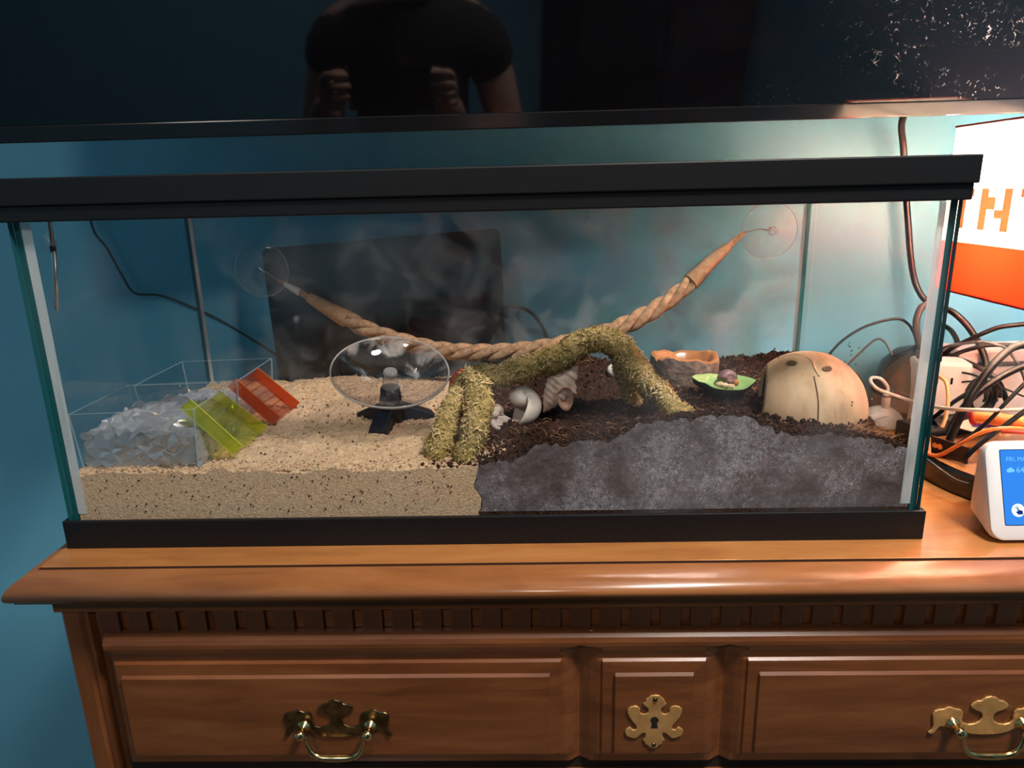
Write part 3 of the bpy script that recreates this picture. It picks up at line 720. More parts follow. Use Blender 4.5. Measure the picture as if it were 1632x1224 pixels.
# ---- shells
def spiral_shell(name, label, mat, loc, size, rot, turns=2.6, grow=.30, rise=1.1, tube_r=.62, ridges=0, group=None, inner=None, mirror=False):
    """logarithmic shell: whorls about the local z axis, mouth at the last whorl"""
    n, k = 72, 18; vs = []; smax = math.exp(grow*2*PI*turns*.5)
    for i in range(n):
        th_ = 2*PI*turns*i/(n-1); s_ = math.exp(grow*th_*.5)/smax
        c = Vector((math.cos(th_)*s_*.55, math.sin(th_)*s_*.55, -s_*rise)); e1 = Vector((math.cos(th_), math.sin(th_), 0)); e2 = Vector((0, 0, 1))
        for j in range(k):
            a = 2*PI*j/k
            r = tube_r*s_*(1 + (.10*math.sin(th_*ridges) if ridges else 0))
            vs.append(c + e1*math.cos(a)*r + e2*math.sin(a)*r*1.15)
    fs = [(i*k+j, (i+1)*k+j, (i+1)*k+(j+1) % k, i*k+(j+1) % k) for i in range(n-1) for j in range(k)]
    fs.append(tuple(range(k)))
    # mouth: turned-in lip
    b = len(vs); last = [(n-1)*k+j for j in range(k)]; cen = sum((vs[q] for q in last), Vector())/k
    back = Vector((-math.sin(2*PI*turns), math.cos(2*PI*turns), 0))
    for q in last: vs.append(cen + (vs[q]-cen)*.86)
    for q in last: vs.append(cen + (vs[q]-cen)*.70 - back*.45)
    nf = len(fs)
    for j in range(k):
        fs.append((last[j], b+j, b+(j+1) % k, last[(j+1) % k])); fs.append((b+j, b+k+j, b+k+(j+1) % k, b+(j+1) % k))
    fs.append(tuple(b+k+j for j in range(k)))
    if mirror: vs = [Vector((-v.x, v.y, v.z)) for v in vs]
    mb = MB().add(vs, fs); mb.m = [0]*nf + [1]*(len(fs)-nf)
    mat4 = Matrix.Translation(loc) @ (Matrix.Rotation(rot[0], 4, 'X') @ Matrix.Rotation(rot[1], 4, 'Y') @ Matrix.Rotation(rot[2], 4, 'Z')) @ Matrix.Scale(size, 4)
    mb.v = [tuple(mat4 @ (Vector(v) + Vector((0, 0, rise*.55)))) for v in mb.v]
    zl = min(v[2] for v in mb.v)
    t = thing(name, label, 'shell', (loc[0], loc[1], zl), group)
    o = obj('shell_body', mb, [mat, inner or mat], t, smooth=True)
    fix_normals(o)
    return t
m_white = principled('bleached_shell', stops=[(0.3, (0.66, 0.53, 0.45)), (0.6, (0.86, 0.76, 0.68))], scale=55, rough=.38, bump=.2, bump_scale=180)
m_mouth = principled('pearl_shell_inside', color=(.62, .50, .45), rough=.2)
m_pink = principled('pink_tan_shell', stops=[(0.3, (0.50, 0.33, 0.26)), (0.55, (0.74, 0.55, 0.45)), (0.75, (0.85, 0.71, 0.62))], scale=42, rough=.5, bump=.5, bump_scale=120, bump_dist=.002)
m_horn = principled('inside_of_whelk', color=(.60, .34, .24), rough=.4)
G_SH = 'empty shells under the moss branch'
spiral_shell('turban_shell', 'smooth white rounded shell with its wide mouth open under the moss branch', m_white, (0.0317, 0.1, 0.1048), .0215, (math.radians(20), math.radians(30), math.radians(165)), turns=2.2, rise=.62, tube_r=.72, group=G_SH, inner=m_mouth, mirror=True)
wk = thing('whelk_shell', 'tall knobbly pinkish shell standing on end under the moss branch', 'shell', (0.0527, 0.105, 0.0897), G_SH)
wa, wb = Vector((0.0527, 0.103, 0.0904)), Vector((0.0896, 0.112, 0.143)); wz = (wb-wa).normalized(); wx = wz.cross(Vector((0, 1, 0))).normalized(); wy = wz.cross(wx); wl = (wb-wa).length
wtab = [(0, .0012), (.08, .0042), (.22, .0100), (.38, .0140), (.52, .0152), (.60, .0135), (.66, .0098), (.70, .0104), (.76, .0095), (.80, .0068), (.84, .0072), (.90, .0050), (.96, .0024), (1, .0006)]
mb = MB(); vs = []
for i in range(49):
    t = i/48; r0 = lin(wtab, t)
    for k in range(40):
        a_ = 2*PI*k/40; sh = max(0, 1-abs(t-.54)/.16)
        r = r0*(1 + .20*sh*max(0, math.cos(a_*4.5 + t*3)) + .05*math.sin(t*70 + a_) + .10*fbm(math.cos(a_)*1.5, math.sin(a_)*1.5, t*5))
        vs.append(wa + wz*(wl*t) + (wx*math.cos(a_) + wy*math.sin(a_))*r)
mb.add(vs, [(i*40+k, i*40+(k+1) % 40, (i+1)*40+(k+1) % 40, (i+1)*40+k) for i in range(48) for k in range(40)])
fix_normals(obj('shell_body', mb, m_pink, wk, smooth=True))
lipc = [Vector(q) for q in ((0.0649, 0.0885, 0.1134), (0.0728, 0.088, 0.1203), (0.0801, 0.089, 0.1168), (0.0815, 0.0915, 0.1032), (0.076, 0.0925, 0.0946), (0.0685, 0.09, 0.1001))]
lc = sum(lipc, Vector())/6
lo_ = smooth_path(lipc + [lipc[0]], 4)[:-1]; nL = len(lo_)
vs = lo_ + [lc.lerp(q, .72) + Vector((0, .004, 0)) for q in lo_] + [lc.lerp(q, .3) + Vector((0, .007, 0)) for q in lo_] + [lc.lerp(q, 1.04) + Vector((0, .007, 0)) for q in lo_]
fs = [(l*nL+k, l*nL+(k+1) % nL, (l+1)*nL+(k+1) % nL, (l+1)*nL+k) for l in range(2) for k in range(nL)] + [tuple(2*nL+k for k in range(nL))] + [(3*nL+k, 3*nL+(k+1) % nL, (k+1) % nL, k) for k in range(nL)]
fix_normals(obj('lip', MB().add(vs, fs), m_horn, wk, smooth=True, label='orange flared lip of the shell'))
spiral_shell('murex_shell', 'rough pinkish tan shell half sunk in soil beside the front branch leg', m_pink, (0.0052, 0.085, 0.0944), .0175, (math.radians(30), math.radians(-75), math.radians(60)), turns=2.6, rise=1.1, tube_r=.58, ridges=6, group=G_SH, inner=m_mouth)
spiral_shell('snail_shell', 'small cream shell on the soil heap right of the arch opening', m_white, (0.1327, 0.185, 0.1128), .0085, (math.radians(60), 0, math.radians(120)), turns=2.4, rise=.5, tube_r=.6, group=G_SH, inner=m_horn)
# painted shell
m, nt, out = new_mat('painted_shell')
p = N(nt, 'ShaderNodeBsdfPrincipled'); p.inputs['Roughness'].default_value = .3
vec = coords(nt, (1, 1, 1)); nz = N(nt, 'ShaderNodeTexNoise', Scale=42, Detail=1, Distortion=1.5); nt.links.new(vec, nz.inputs['Vector'])
rr_ = nt.nodes.new('ShaderNodeValToRGB'); rr_.color_ramp.interpolation = 'CONSTANT'
for i, (pos, c) in enumerate([(0, (.02, .12, .03)), (.40, (.42, .012, .012)), (.54, (.62, .38, .02)), (.60, (.02, .05, .20)), (.66, (.50, .02, .02))]):
    if i > 1: rr_.color_ramp.elements.new(pos)
    rr_.color_ramp.elements[i].position = pos; rr_.color_ramp.elements[i].color = (*c, 1)
nt.links.new(nz.outputs['Fac'], rr_.inputs['Fac']); nt.links.new(rr_.outputs['Color'], p.inputs['Base Color']); nt.links.new(p.outputs[0], out.inputs['Surface'])
spiral_shell('painted_shell', 'brightly painted red yellow and blue shell behind the branch fork', m, (-0.0217, 0.15, 0.1122), .0205, (math.radians(20), math.radians(10), 0), turns=2.6, rise=.8, tube_r=.70, group=G_SH)
# amber bark chip under the arch
tag(obj('bark_chip', MB().blob((0.1505, 0.105, 0.1174), (.0055, .004, .009), 12, 8, lambda d: 1 + .5*fbm(d.x*2, d.y*2, d.z*2)), principled('amber_bark', stops=[(.3, (.22, .08, .02)), (.7, (.62, .30, .10))], scale=120, rough=.7)), 'orange bark chip caught in the shade under the arched branch', 'bark')

# ---- coconut hide
CC = Vector((.3105, .100, .0915)); CR = .0565
coco = thing('coconut_hide', 'hollow tan coconut shell with dark eyes lying on the soil', 'coconut shell', (CC.x, CC.y, .07))
ax = Vector((-.96, .26, .08)).normalized(); e1 = ax.cross(Vector((0, 0, 1))).normalized(); e2 = ax.cross(e1)
vs = []; nth, nph = 40, 56; t0 = math.radians(41)
def cpt(th_, ph, r): return CC + (ax*math.cos(th_) + (e1*math.cos(ph) + e2*math.sin(ph))*math.sin(th_))*r
for lay, r in ((0, CR), (1, CR-.004)):
    for j in range(nth+1):
        th_ = lerp(t0, PI, j/nth)
        for i in range(nph):
            d = (cpt(th_, 2*PI*i/nph, 1) - CC)
            vs.append(CC + d*(r*(1 + .012*fbm(d.x*2, d.y*2, d.z*2))))
fs = []
K = (nth+1)*nph
for j in range(nth):
    for i in range(nph):
        a, b_, c_, d_ = j*nph+i, j*nph+(i+1) % nph, (j+1)*nph+(i+1) % nph, (j+1)*nph+i
        fs.append((a, b_, c_, d_)); fs.append((K+a, K+d_, K+c_, K+b_))
for i in range(nph): fs.append((i, K+i, K+(i+1) % nph, (i+1) % nph))
m_coco = principled('coconut_husk', stops=[(0.28, (0.40, 0.225, 0.120)), (0.5, (0.61, 0.400, 0.240)), (0.75, (0.72, 0.510, 0.335))], scale=22, detail=7, stretch=(2.2, 2.2, .6), rough=.6, spec=.25, bump=.15, bump_scale=90, bump_dist=.001)
m_coco_in = principled('coconut_inside', stops=[(.3, (.045, .035, .030)), (.7, (.11, .085, .07))], scale=40, rough=.8)
mb = MB().add(vs, fs); mb.m = [1 if min(f) >= K else 0 for f in fs]
obj('husk', mb, [m_coco, m_coco_in], coco, smooth=True)
m_eye = principled('dark_pore', color=(.17, .085, .045), rough=.8)
for pp, rr in (((0.2881, 0.084, 0.1411), (.0052, .0030)), ((0.3152, 0.0692, 0.1388), (.0050, .0026))):
    nn = (Vector(pp) - CC).normalized(); q = nn.to_track_quat('Z', 'Y').to_matrix().to_4x4()
    T = Matrix.Translation(pp) @ q @ Matrix.Rotation(.1, 4, 'Z') @ Matrix.Diagonal((1, .62, 1, 1))
    obj('pore', MB().lathe([(rr[0], .0004), (rr[0]*.85, .0014), (rr[0]*.6, .0006), (0, .0002)], 18, T), m_eye, coco, smooth=True)
crk = [Vector(q) for q in ((0.3013, 0.0631, 0.1335), (0.3013, 0.0552, 0.1249), (0.3015, 0.0487, 0.1137), (0.3011, 0.0453, 0.1028), (0.3013, 0.0442, 0.09))]
obj('crack', MB().tube(smooth_path(crk), .0007, 6), m_eye, coco)
ridge = [Vector(q) for q in ((0.2831, 0.1076, 0.1405), (0.2962, 0.098, 0.1462), (0.3044, 0.0812, 0.1445), (0.3045, 0.0697, 0.1389), (0.3062, 0.0624, 0.1336))]
obj('seam_ridge', MB().tube(smooth_path(ridge), .0011, 6), m_coco, coco, smooth=True)
rnd = random.Random(3)
dirt = MB()
for (u0, s0) in (((0.2594, 0.0984, 0.116), 4), ((0.26, 0.0815, 0.1095), 5), ((0.2609, 0.0755, 0.1038), 5), ((0.3328, 0.0513, 0.11), 2)):
    for q in range(s0): crumb(dirt, Vector(u0) + Vector((rnd.gauss(0, .0009), -.0004, rnd.gauss(0, .0012))), .0010, rnd)
obj('stuck_soil', dirt, M['soil'], coco, kind='stuff')
# soil heaped against the shell
hp = MB()
for i in range(900):
    a = rnd.uniform(PI*1.02, PI*1.98); r = rnd.uniform(.93, 1.12)
    x = CC.x + math.cos(a)*CR*r; y = CC.y + math.sin(a)*CR*r
    if y < YI0 + .003: continue
    crumb(hp, (x, y, surf(x, y) + rnd.uniform(0, .006)*max(0, 1.15-r)*6), rnd.choice((.0009, .0014, .002, .0026)), rnd)
tag(obj('soil_heap', hp, M['soil']), 'loose soil heaped against the front of the coconut shell', 'soil', kind='stuff')

# ---- food bowl
bc = Vector((0.2138, 0.2, 0.1061)); bz = soil_h(bc.x, bc.y) - .004
bowl = thing('food_bowl', 'brown stone-look food bowl standing on the soil behind the branch', 'bowl', (bc.x, bc.y, bz))
def ring_bowl(prof, n, fn):
    mb = MB(); vs = []
    for (r, z) in prof:
        for k in range(n):
            a = 2*PI*k/n; f, dz = fn(a, z); vs.append((bc.x + r*f*math.cos(a), bc.y + r*f*math.sin(a)*.82, bz + z + dz))
    L_ = len(prof)
    return mb.add(vs, [(i*n+k, i*n+(k+1) % n, (i+1)*n+(k+1) % n, (i+1)*n+k) for i in range(L_-1) for k in range(n)])
fnb = lambda a, z: (1 + .07*fbm(math.cos(a)*2.2, math.sin(a)*2.2, z*40), (.006*fbm(math.cos(a)*2, math.sin(a)*2, 5.5) if z > .025 else 0))
m_out = principled('grey_brown_stone', stops=[(.3, (.10, .06, .045)), (.55, (.22, .15, .12)), (.8, (.38, .30, .25))], scale=110, rough=.8, bump=.7, bump_scale=160, bump_dist=.003)
m_in = principled('glazed_rust_inside', stops=[(.3, (.30, .10, .03)), (.7, (.55, .24, .09))], scale=50, rough=.3)
obj('outside', ring_bowl([(.033, 0), (.036, .006), (.0365, .018), (.0375, .030), (.0372, .0345)], 48, fnb), m_out, bowl, smooth=True)
obj('inside', ring_bowl([(.0372, .0345), (.0345, .0365), (.030, .034), (.026, .022), (.020, .014), (.0, .012)], 48, fnb), m_in, bowl, smooth=True)

# ---- green dish with food
dc = Vector((0.2424, 0.14, 0.1074))
m_green = principled('pale_green_glaze', color=(.30, .46, .17), rough=.35)
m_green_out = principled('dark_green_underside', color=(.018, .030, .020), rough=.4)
dish = thing('leaf_dish', 'pale green leaf-shaped dish of food beside the coconut shell', 'dish', (dc.x, dc.y, dc.z-.010))
vs = []; n = 40; TT = Matrix.Translation(dc) @ Matrix.Rotation(math.radians(4), 4, 'Y') @ Matrix.Rotation(math.radians(14), 4, 'X')
for lay, (s_, z) in enumerate(((.55, -.010), (.9, -.006), (1.0, .0008), (.97, .0012), (.85, -.004), (.5, -.0075))):
    for k in range(n):
        a = 2*PI*k/n; r = 1 - .10*abs(math.sin(a*3))*s_
        x = math.cos(a)*.031*r*s_; x += -.005 if math.cos(a) < -.85 else 0
        vs.append(TT @ Vector((x, math.sin(a)*.018*r*s_, z + .004*(math.cos(a)**2)*s_)))
fs = [(l*n+k, l*n+(k+1) % n, (l+1)*n+(k+1) % n, (l+1)*n+k) for l in range(5) for k in range(n)] + [tuple(range(n-1, -1, -1)), tuple(5*n+k for k in range(n))]
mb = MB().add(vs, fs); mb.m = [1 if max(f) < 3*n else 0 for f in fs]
obj('leaf', mb, [m_green, m_green_out], dish, smooth=True)
spiral_shell('purple_shell', 'small dull purple shell lying in the green dish', principled('mauve_shell', stops=[(.3, (.16, .07, .08)), (.7, (.34, .19, .19))], scale=60, rough=.4), (0.2473, 0.142, 0.1109), .0105, (math.radians(70), 0, math.radians(30)), turns=2.4, rise=.7, tube_r=.66)
m_food = principled('cream_pellet', stops=[(.3, (.62, .42, .25)), (.7, (.78, .62, .42))], scale=80, rough=.7)
for i, (q, lab) in enumerate((((0.235, 0.134, 0.1079), 'cream food pellet at the left of the pile in the green dish'), ((0.2406, 0.133, 0.1067), 'cream food pellet in the middle of the pile in the green dish'), ((0.2461, 0.132, 0.1056), 'cream food pellet lying right of the middle in the green dish'))):
    tag(obj('food_pellet', MB().blob(q, (.0042, .003, .0026), 12, 8, lambda d: 1 + .3*fbm(d.x*2+i, d.y*2, d.z*2)), m_food, smooth=True), lab, 'pellet', 'pellets in the green dish')
tag(obj('food_pellet', MB().blob((0.2516, 0.134, 0.1089), (.003, .0028, .0036), 12, 8), principled('orange_pellet', color=(.62, .22, .06), rough=.6), smooth=True), 'orange food pellet beside the purple shell in the green dish', 'pellet', 'pellets in the green dish')

# ---- saucer wheel
sc0 = Vector((-0.1015, 0.118, 0.1269))
wheel = thing('saucer_wheel', 'clear plastic saucer wheel on a dark stand in the sand', 'running wheel', (sc0.x, sc0.y+.01, .07))
TS = Matrix.Translation(sc0) @ Matrix.Rotation(math.radians(8.5), 4, 'Y') @ Matrix.Rotation(math.radians(22), 4, 'X')
prof = [(.0045, -.0150), (.016, -.0147), (.030, -.0120), (.042, -.0078), (.051, -.0024), (.0568, .0030), (.0588, .0055), (.0592, .0068), (.0584, .0076), (.0568, .0060), (.0560, .0044), (.0500, -.0010), (.041, -.0064), (.029, -.0106), (.015, -.0132), (.0045, -.0135)]
obj('dish', MB().lathe(prof, 72, TS), M['clear_dish'], wheel, smooth=True)
m_rimg = glassy('polycarbonate_rim', tint=(.82, .80, .80), ior=1.6, rough=.08, haze=(20, 0, .4, .30, (1, 1, 1)), haze_color=(.78, .72, .70))
obj('rim_bead', MB().tube([TS @ Vector((math.cos(2*PI*k/72)*.0588, math.sin(2*PI*k/72)*.0588, .0070)) for k in range(73)], .00095, 8, cap=False), m_rimg, wheel, smooth=True)
rb = MB()
for k in range(44):
    a0 = 2*PI*k/44; pth = []
    for i in range(9):
        t = i/8; r = lerp(.013, .0500, t); a = a0 + .55*t
        z = interp([(.0045, -.0133), (.015, -.0130), (.029, -.0104), (.041, -.0062), (.050, -.0008)], r) + .0001
        pth.append(TS @ Vector((math.cos(a)*r, math.sin(a)*r, z)))
    rb.tube(pth, .00022, 4, cap=False)
obj('grip_ribs', rb, glassy('polycarbonate_rib', tint=(.80, .78, .80), ior=1.4, rough=.15), wheel)
obj('hub', MB().lathe([(.0085, -.0133), (.0080, -.0060), (.0062, -.0030), (.0060, .0010), (.0072, .0030), (.0070, .0058), (.0050, .0066), (.0, .0062)], 24, TS), m_rimg, wheel, smooth=True)
ptop = TS @ Vector((0, 0, -.0155)); pb = Vector((ptop.x-.004, ptop.y+.012, .066))
obj('post', MB().tube([ptop, ptop.lerp(pb, .3), pb], [.010, .0115, .0165], 20), M['navy_plastic'], wheel, smooth=True)
for a, l in ((-100, .040), (20, .046), (150, .042)):
    d = Vector((math.cos(math.radians(a)), math.sin(math.radians(a)), 0)); s_ = Vector((-d.y, d.x, 0))
    b0 = Vector((pb.x, pb.y, .068))
    w0, w1 = .012, .0105; e = b0 + d*l
    vs = [b0-s_*w0, b0+s_*w0, e+s_*w1, e-s_*w1, b0-s_*w0*.8+Vector((0,0,.030)), b0+s_*w0*.8+Vector((0,0,.030)), e+s_*w1*.8+Vector((0,0,.010)), e-s_*w1*.8+Vector((0,0,.010))]
    obj('foot', MB().add(vs, [(0,3,2,1),(4,5,6,7),(0,1,5,4),(1,2,6,5),(2,3,7,6),(3,0,4,7)]), M['navy_plastic'], wheel, bevel=.002)

# ---- two clear water boxes with ramps
m_liner, nt, out = new_mat('crumpled_clear_liner')
tr = N(nt, 'ShaderNodeBsdfTransparent'); tr.inputs[0].default_value = (.86, .86, .90, 1)
gl = N(nt, 'ShaderNodeBsdfGlossy'); gl.inputs['Roughness'].default_value = .07
df = N(nt, 'ShaderNodeBsdfDiffuse'); df.inputs[0].default_value = (.72, .71, .76, 1)
a_ = N(nt, 'ShaderNodeMixShader'); a_.inputs[0].default_value = .42; nt.links.new(tr.outputs[0], a_.inputs[1]); nt.links.new(df.outputs[0], a_.inputs[2])
b_ = N(nt, 'ShaderNodeMixShader'); b_.inputs[0].default_value = .32; nt.links.new(a_.outputs[0], b_.inputs[1]); nt.links.new(gl.outputs[0], b_.inputs[2])
nt.links.new(b_.outputs[0], out.inputs['Surface'])
def water_box(label, x0, x1, y0, y1, z0, z1, fill, seed, taper=.004, lift=.003):
    t = thing('water_box', label, 'box', ((x0+x1)/2, (y0+y1)/2, z0), 'clear acrylic water boxes')
    def corner(i, j, k, ins=0):   # i,j in 0/1, k 0 bottom 1 top
        x = (x1 if i else x0) + (0 if k else (-taper if i else taper)); y = (y1 if j else y0) + (0 if k else (-taper*.3 if j else taper*.3))
        z = (z1 if k else z0) + (lift*(1 if i else -1)*.5)
        return Vector((x - ins*(1 if i else -1), y - ins*(1 if j else -1), z))
    for nm, (a, b) in (('front_wall', ((0,0),(1,0))), ('back_wall', ((0,1),(1,1))), ('left_wall', ((0,0),(0,1))), ('right_wall', ((1,0),(1,1)))):
        o_ = [corner(*a, 0), corner(*b, 0), corner(*b, 1), corner(*a, 1)]; i_ = [corner(*a, 0, .0016), corner(*b, 0, .0016), corner(*b, 1, .0016), corner(*a, 1, .0016)]
        mb = MB().add(o_ + i_, [(0,1,2,3), (7,6,5,4), (0,4,5,1), (1,5,6,2), (2,6,7,3), (3,7,4,0)]); mb.m = [0, 0, 1, 0, 1, 0]
        obj(nm, mb, [M['acrylic'], M['acrylic_edge']], t)
    fl = [corner(0,0,0), corner(1,0,0), corner(1,1,0), corner(0,1,0)]
    obj('floor_plate', MB().add(fl + [q + Vector((0,0,.0015)) for q in fl], [(3,2,1,0),(4,5,6,7),(0,1,5,4),(1,2,6,5),(2,3,7,6),(3,0,4,7)]), M['acrylic'], t)
    for i, j in ((0,0),(1,0),(0,1),(1,1)): obj('corner_joint', MB().tube([corner(i, j, 0, .0006), corner(i, j, 1, .0006)], .00085, 6), M['acrylic_edge'], t)
    # crumpled clear plastic / water filling
    rn = random.Random(seed); ln = MB(); nx_, ny_, nz_ = 22, 18, 7
    a0, a1, b0, b1 = x0+.0045, x1-.0025, y0+.0025, y1-.0025
    def wav(x, y): return (z1-z0)*(fill + .30*fill*fbm(x*26+seed, y*26, 2) - .45*fill*max(0, (x-lerp(x0, x1, .72))/(x1-x0)) - .35*fill*max(0, (lerp(x0, x1, .12)-x)/(x1-x0))*3)
    jit = {}
    def J(*k):
        if k not in jit: jit[k] = Vector((rn.uniform(-1, 1), rn.uniform(-1, 1), rn.uniform(-1, 1)))
        return jit[k]
    def Q(i, j, k):
        x = lerp(a0, a1, i/(nx_-1)); y = lerp(b0, b1, j/(ny_-1)); h = wav(x, y); z = z0 + .003 + h*k/(nz_-1)
        v = Vector((x, y, z)) + J(i, j, k)*.0030
        v.x = min(max(v.x, a0+.0002), a1-.0002); v.y = min(max(v.y, b0+.0002), b1-.0002); v.z = max(v.z, z0+.002)
        return v
    ln.grid(nx_, ny_, lambda u, v: Q(round(u*(nx_-1)), round(v*(ny_-1)), nz_-1))
    for j in (0, ny_-1): ln.grid(nx_, nz_, lambda u, v: Q(round(u*(nx_-1)), j, round(v*(nz_-1))), flip=j > 0)
    for i in (0, nx_-1): ln.grid(ny_, nz_, lambda u, v: Q(i, round(u*(ny_-1)), round(v*(nz_-1))), flip=i == 0)
    obj('crumpled_liner', ln, m_liner, t, label='shiny crumpled clear plastic')
    return t
water_box('clear acrylic box of crumpled plastic in the front left corner, nearest the glass', -.3725, -.2580, .0190, .1180, .0675, .1235, .62, 21)
water_box('clear acrylic box behind the front one, against the left end of the tank', -.3725, -.2640, .1280, .2350, .0700, .1195, .22, 22, lift=.002)
def ramp_(name, label, tops, bots, mrail, medge, mplate, group):
    (a, b), (c, d) = tops, bots; a, b, c, d = map(Vector, (a, b, c, d))
    t = thing(name, label, 'ramp', (c+d)/2, group)
    dn = (c-a).normalized(); w = (b-a).normalized(); up = w.cross(dn).normalized()
    if up.z < 0: up = -up
    mb = MB(); o_ = [a, b, d, c]; mb.add(o_ + [q - up*.0016 for q in o_], [(0,1,2,3),(7,6,5,4),(0,4,5,1),(1,5,6,2),(2,6,7,3),(3,7,4,0)])
    obj('slope_plate', mb, mplate, t)
    for p0, p1, s_ in ((a, c, -1), (b, d, 1)):
        h = .0105; th_ = w*(.0016*s_)
        q = [p0 - up*.002, p1 - up*.002, p1 + up*h, p0 + up*h]
        mb = MB().add(q + [v + th_ for v in q], [(0,1,2,3),(7,6,5,4),(0,4,5,1),(1,5,6,2),(2,6,7,3),(3,7,4,0)]); mb.m = [0, 0, 1, 1, 1, 1]
        obj('side_rail', mb, [mrail, medge], t)
    n = 7
    for k in range(1, n):
        c0 = a.lerp(c, k/n); c1 = b.lerp(d, k/n)
        obj('rung', MB().obox((c0+c1)/2 + up*.0008, (c1-c0)/2, dn*.0006, up*.0008), mplate, t)
    return t
G_R = 'coloured acrylic ramps'
ramp_('acrylic_ramp', 'fluorescent yellow-green acrylic ramp leaning on the front water box', ((-0.2733, 0.03, 0.1246), (-0.2743, 0.09, 0.115)), ((-0.2344, 0.036, 0.0771), (-0.2325, 0.094, 0.075)), M['green_acrylic'], M['green_edge'], M['green_clear'], G_R)
ramp_('acrylic_ramp', 'orange acrylic ramp leaning on the rear water box', ((-0.2714, 0.128, 0.1172), (-0.27, 0.184, 0.114)), ((-0.2295, 0.1275, 0.0749), (-0.2268, 0.183, 0.0733)), M['orange_acrylic'], M['orange_edge'], M['orange_clear'], G_R)

# ---- thermometer probe on the left pane
pr = thing('temperature_probe', 'thin silver temperature probe hanging on a black cable in the left corner', 'thermometer', (-.37, .04, .21))
XP = L + g + th + .004
p0 = Vector((-0.37, 0.0418, 0.2895)); p1 = Vector((-0.37, 0.0403, 0.2738)); p2 = Vector((-0.37, 0.0391, 0.2642)); p3 = Vector((-0.37, 0.0289, 0.214))
obj('cable', MB().tube(smooth_path([p0 + Vector((0, .002, .03)), p0, p1, p2]), .0017, 8), M['black_rubber'], pr, smooth=True)
obj('sleeve', MB().tube([p1.lerp(p2, .55), p2], .0026, 10), M['black_plastic'], pr, smooth=True)
obj('metal_tip', MB().tube([p2, p2.lerp(p3, .08), p2.lerp(p3, .12), p2.lerp(p3, .2), p2.lerp(p3, .25), p3], [.0023, .0023, .0016, .0023, .0020, .0018], 12), M['chrome'], pr, smooth=True)
T = Matrix.Translation((L+g+th+.0003, p1.y, p1.z-.003)) @ Matrix.Rotation(PI/2, 4, 'Y')
obj('suction_clip', MB().lathe([(.0085, 0), (.007, .0012), (.004, .0026), (.0035, .005), (0, .0052)], 20, T), M['cup'], pr, smooth=True)

# ================================================================== table lamp with lettered shade
lp = thing('table_lamp', 'lit square lampshade lamp with white and red panels beside the tank', 'lamp', (.576, .136, 0))
SX0, SX1, SY0, SY1, SZ0, SZ1 = .490, .662, .050, .222, .1900, .3580
ZB, ZT = .2420, .3560
m_sw = cloth_shade('white_and_glare_panel', (.92, .84, .74)); m_sr = cloth_shade('red_shade_panel', (.66, .085, .040)); m_edge = principled('dark_red_binding', color=(.22, .012, .010), rough=.6)
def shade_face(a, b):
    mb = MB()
    for i, (z0_, z1_, mi) in enumerate(((SZ0, ZB, 1), (ZB, SZ1, 0))):  # white carries on over the red top band, painting in the bulb's glare
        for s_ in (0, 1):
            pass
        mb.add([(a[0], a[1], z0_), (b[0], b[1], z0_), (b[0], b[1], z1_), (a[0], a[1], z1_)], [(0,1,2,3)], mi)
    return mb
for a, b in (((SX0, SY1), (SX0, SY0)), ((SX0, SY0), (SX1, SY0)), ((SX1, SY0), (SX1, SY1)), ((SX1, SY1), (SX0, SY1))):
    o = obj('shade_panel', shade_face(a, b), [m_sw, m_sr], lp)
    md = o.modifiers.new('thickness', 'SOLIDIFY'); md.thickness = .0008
for z in (SZ0, SZ1):
    c = [(SX0, SY0, z), (SX1, SY0, z), (SX1, SY1, z), (SX0, SY1, z), (SX0, SY0, z)]
    obj('shade_binding', MB().tube(c, .0011, 6), m_edge, lp)
obj('added_diffuser', MB().box((SX0+.001, SY0+.001, SZ0), (SX1-.001, SY1-.001, SZ0+.001)), cloth_shade('added_diffuser_cloth', (.92, .86, .78)), lp)  # out-of-view diffuser added to weaken the light thrown downward
m_let = cloth_shade('orange_printed_letter', (.085, .021, .009), .7)
cell = .0117; zl1 = .2962; ch = .0040
glyph = {'T': ('XXX',)*2 + ('.X.',)*8, 'N': ('X..X',)*2 + ('XX.X',)*3 + ('X.XX',)*2 + ('X..X',)*3}
def letters(place):
    off = 0
    for chx in 'TNT':
        rows = glyph[chx]; mb = MB()
        for r, row in enumerate(rows):
            for c, q in enumerate(row):
                if q == 'X':
                    pts = [place(off+c, zl1-r*ch), place(off+c+1, zl1-r*ch), place(off+c+1, zl1-(r+1)*ch), place(off+c, zl1-(r+1)*ch)]
                    mb.add(pts, [(0,1,2,3)])
        obj('letter', mb, m_let, lp)
        off += len(rows[0]) + 1
letters(lambda c, z: (SX0-.0010, .2077 - c*cell, z))
letters(lambda c, z: (.576-.0702 + c*cell, SY0-.0010, z))
T = Matrix.Translation((.576, .136, 0))
obj('base', MB().lathe([(0, .0), (.119, .0), (.121, .002), (.121, .0215), (.119, .0235), (.113, .0240), (.113, .0225), (0, .0225)], 64, T), M['black_gloss'], lp)
obj('base_inlay', MB().lathe([(.1128, .0226), (0, .0226)], 48, T), M['wood_top'], lp)
obj('stem', MB().lathe([(.018, .0226), (.012, .03), (.009, .05), (.009, .17), (.014, .19), (.016, .225), (0, .225)], 24, T), M['black_gloss'], lp, smooth=True)
obj('bulb', MB().lathe([(.013, .225), (.014, .235), (.026, .262), (.029, .280), (.024, .300), (.012, .310), (0, .312)], 24, T), emission('lit_bulb', (1.0, .80, .67), 520.0), lp, smooth=True)
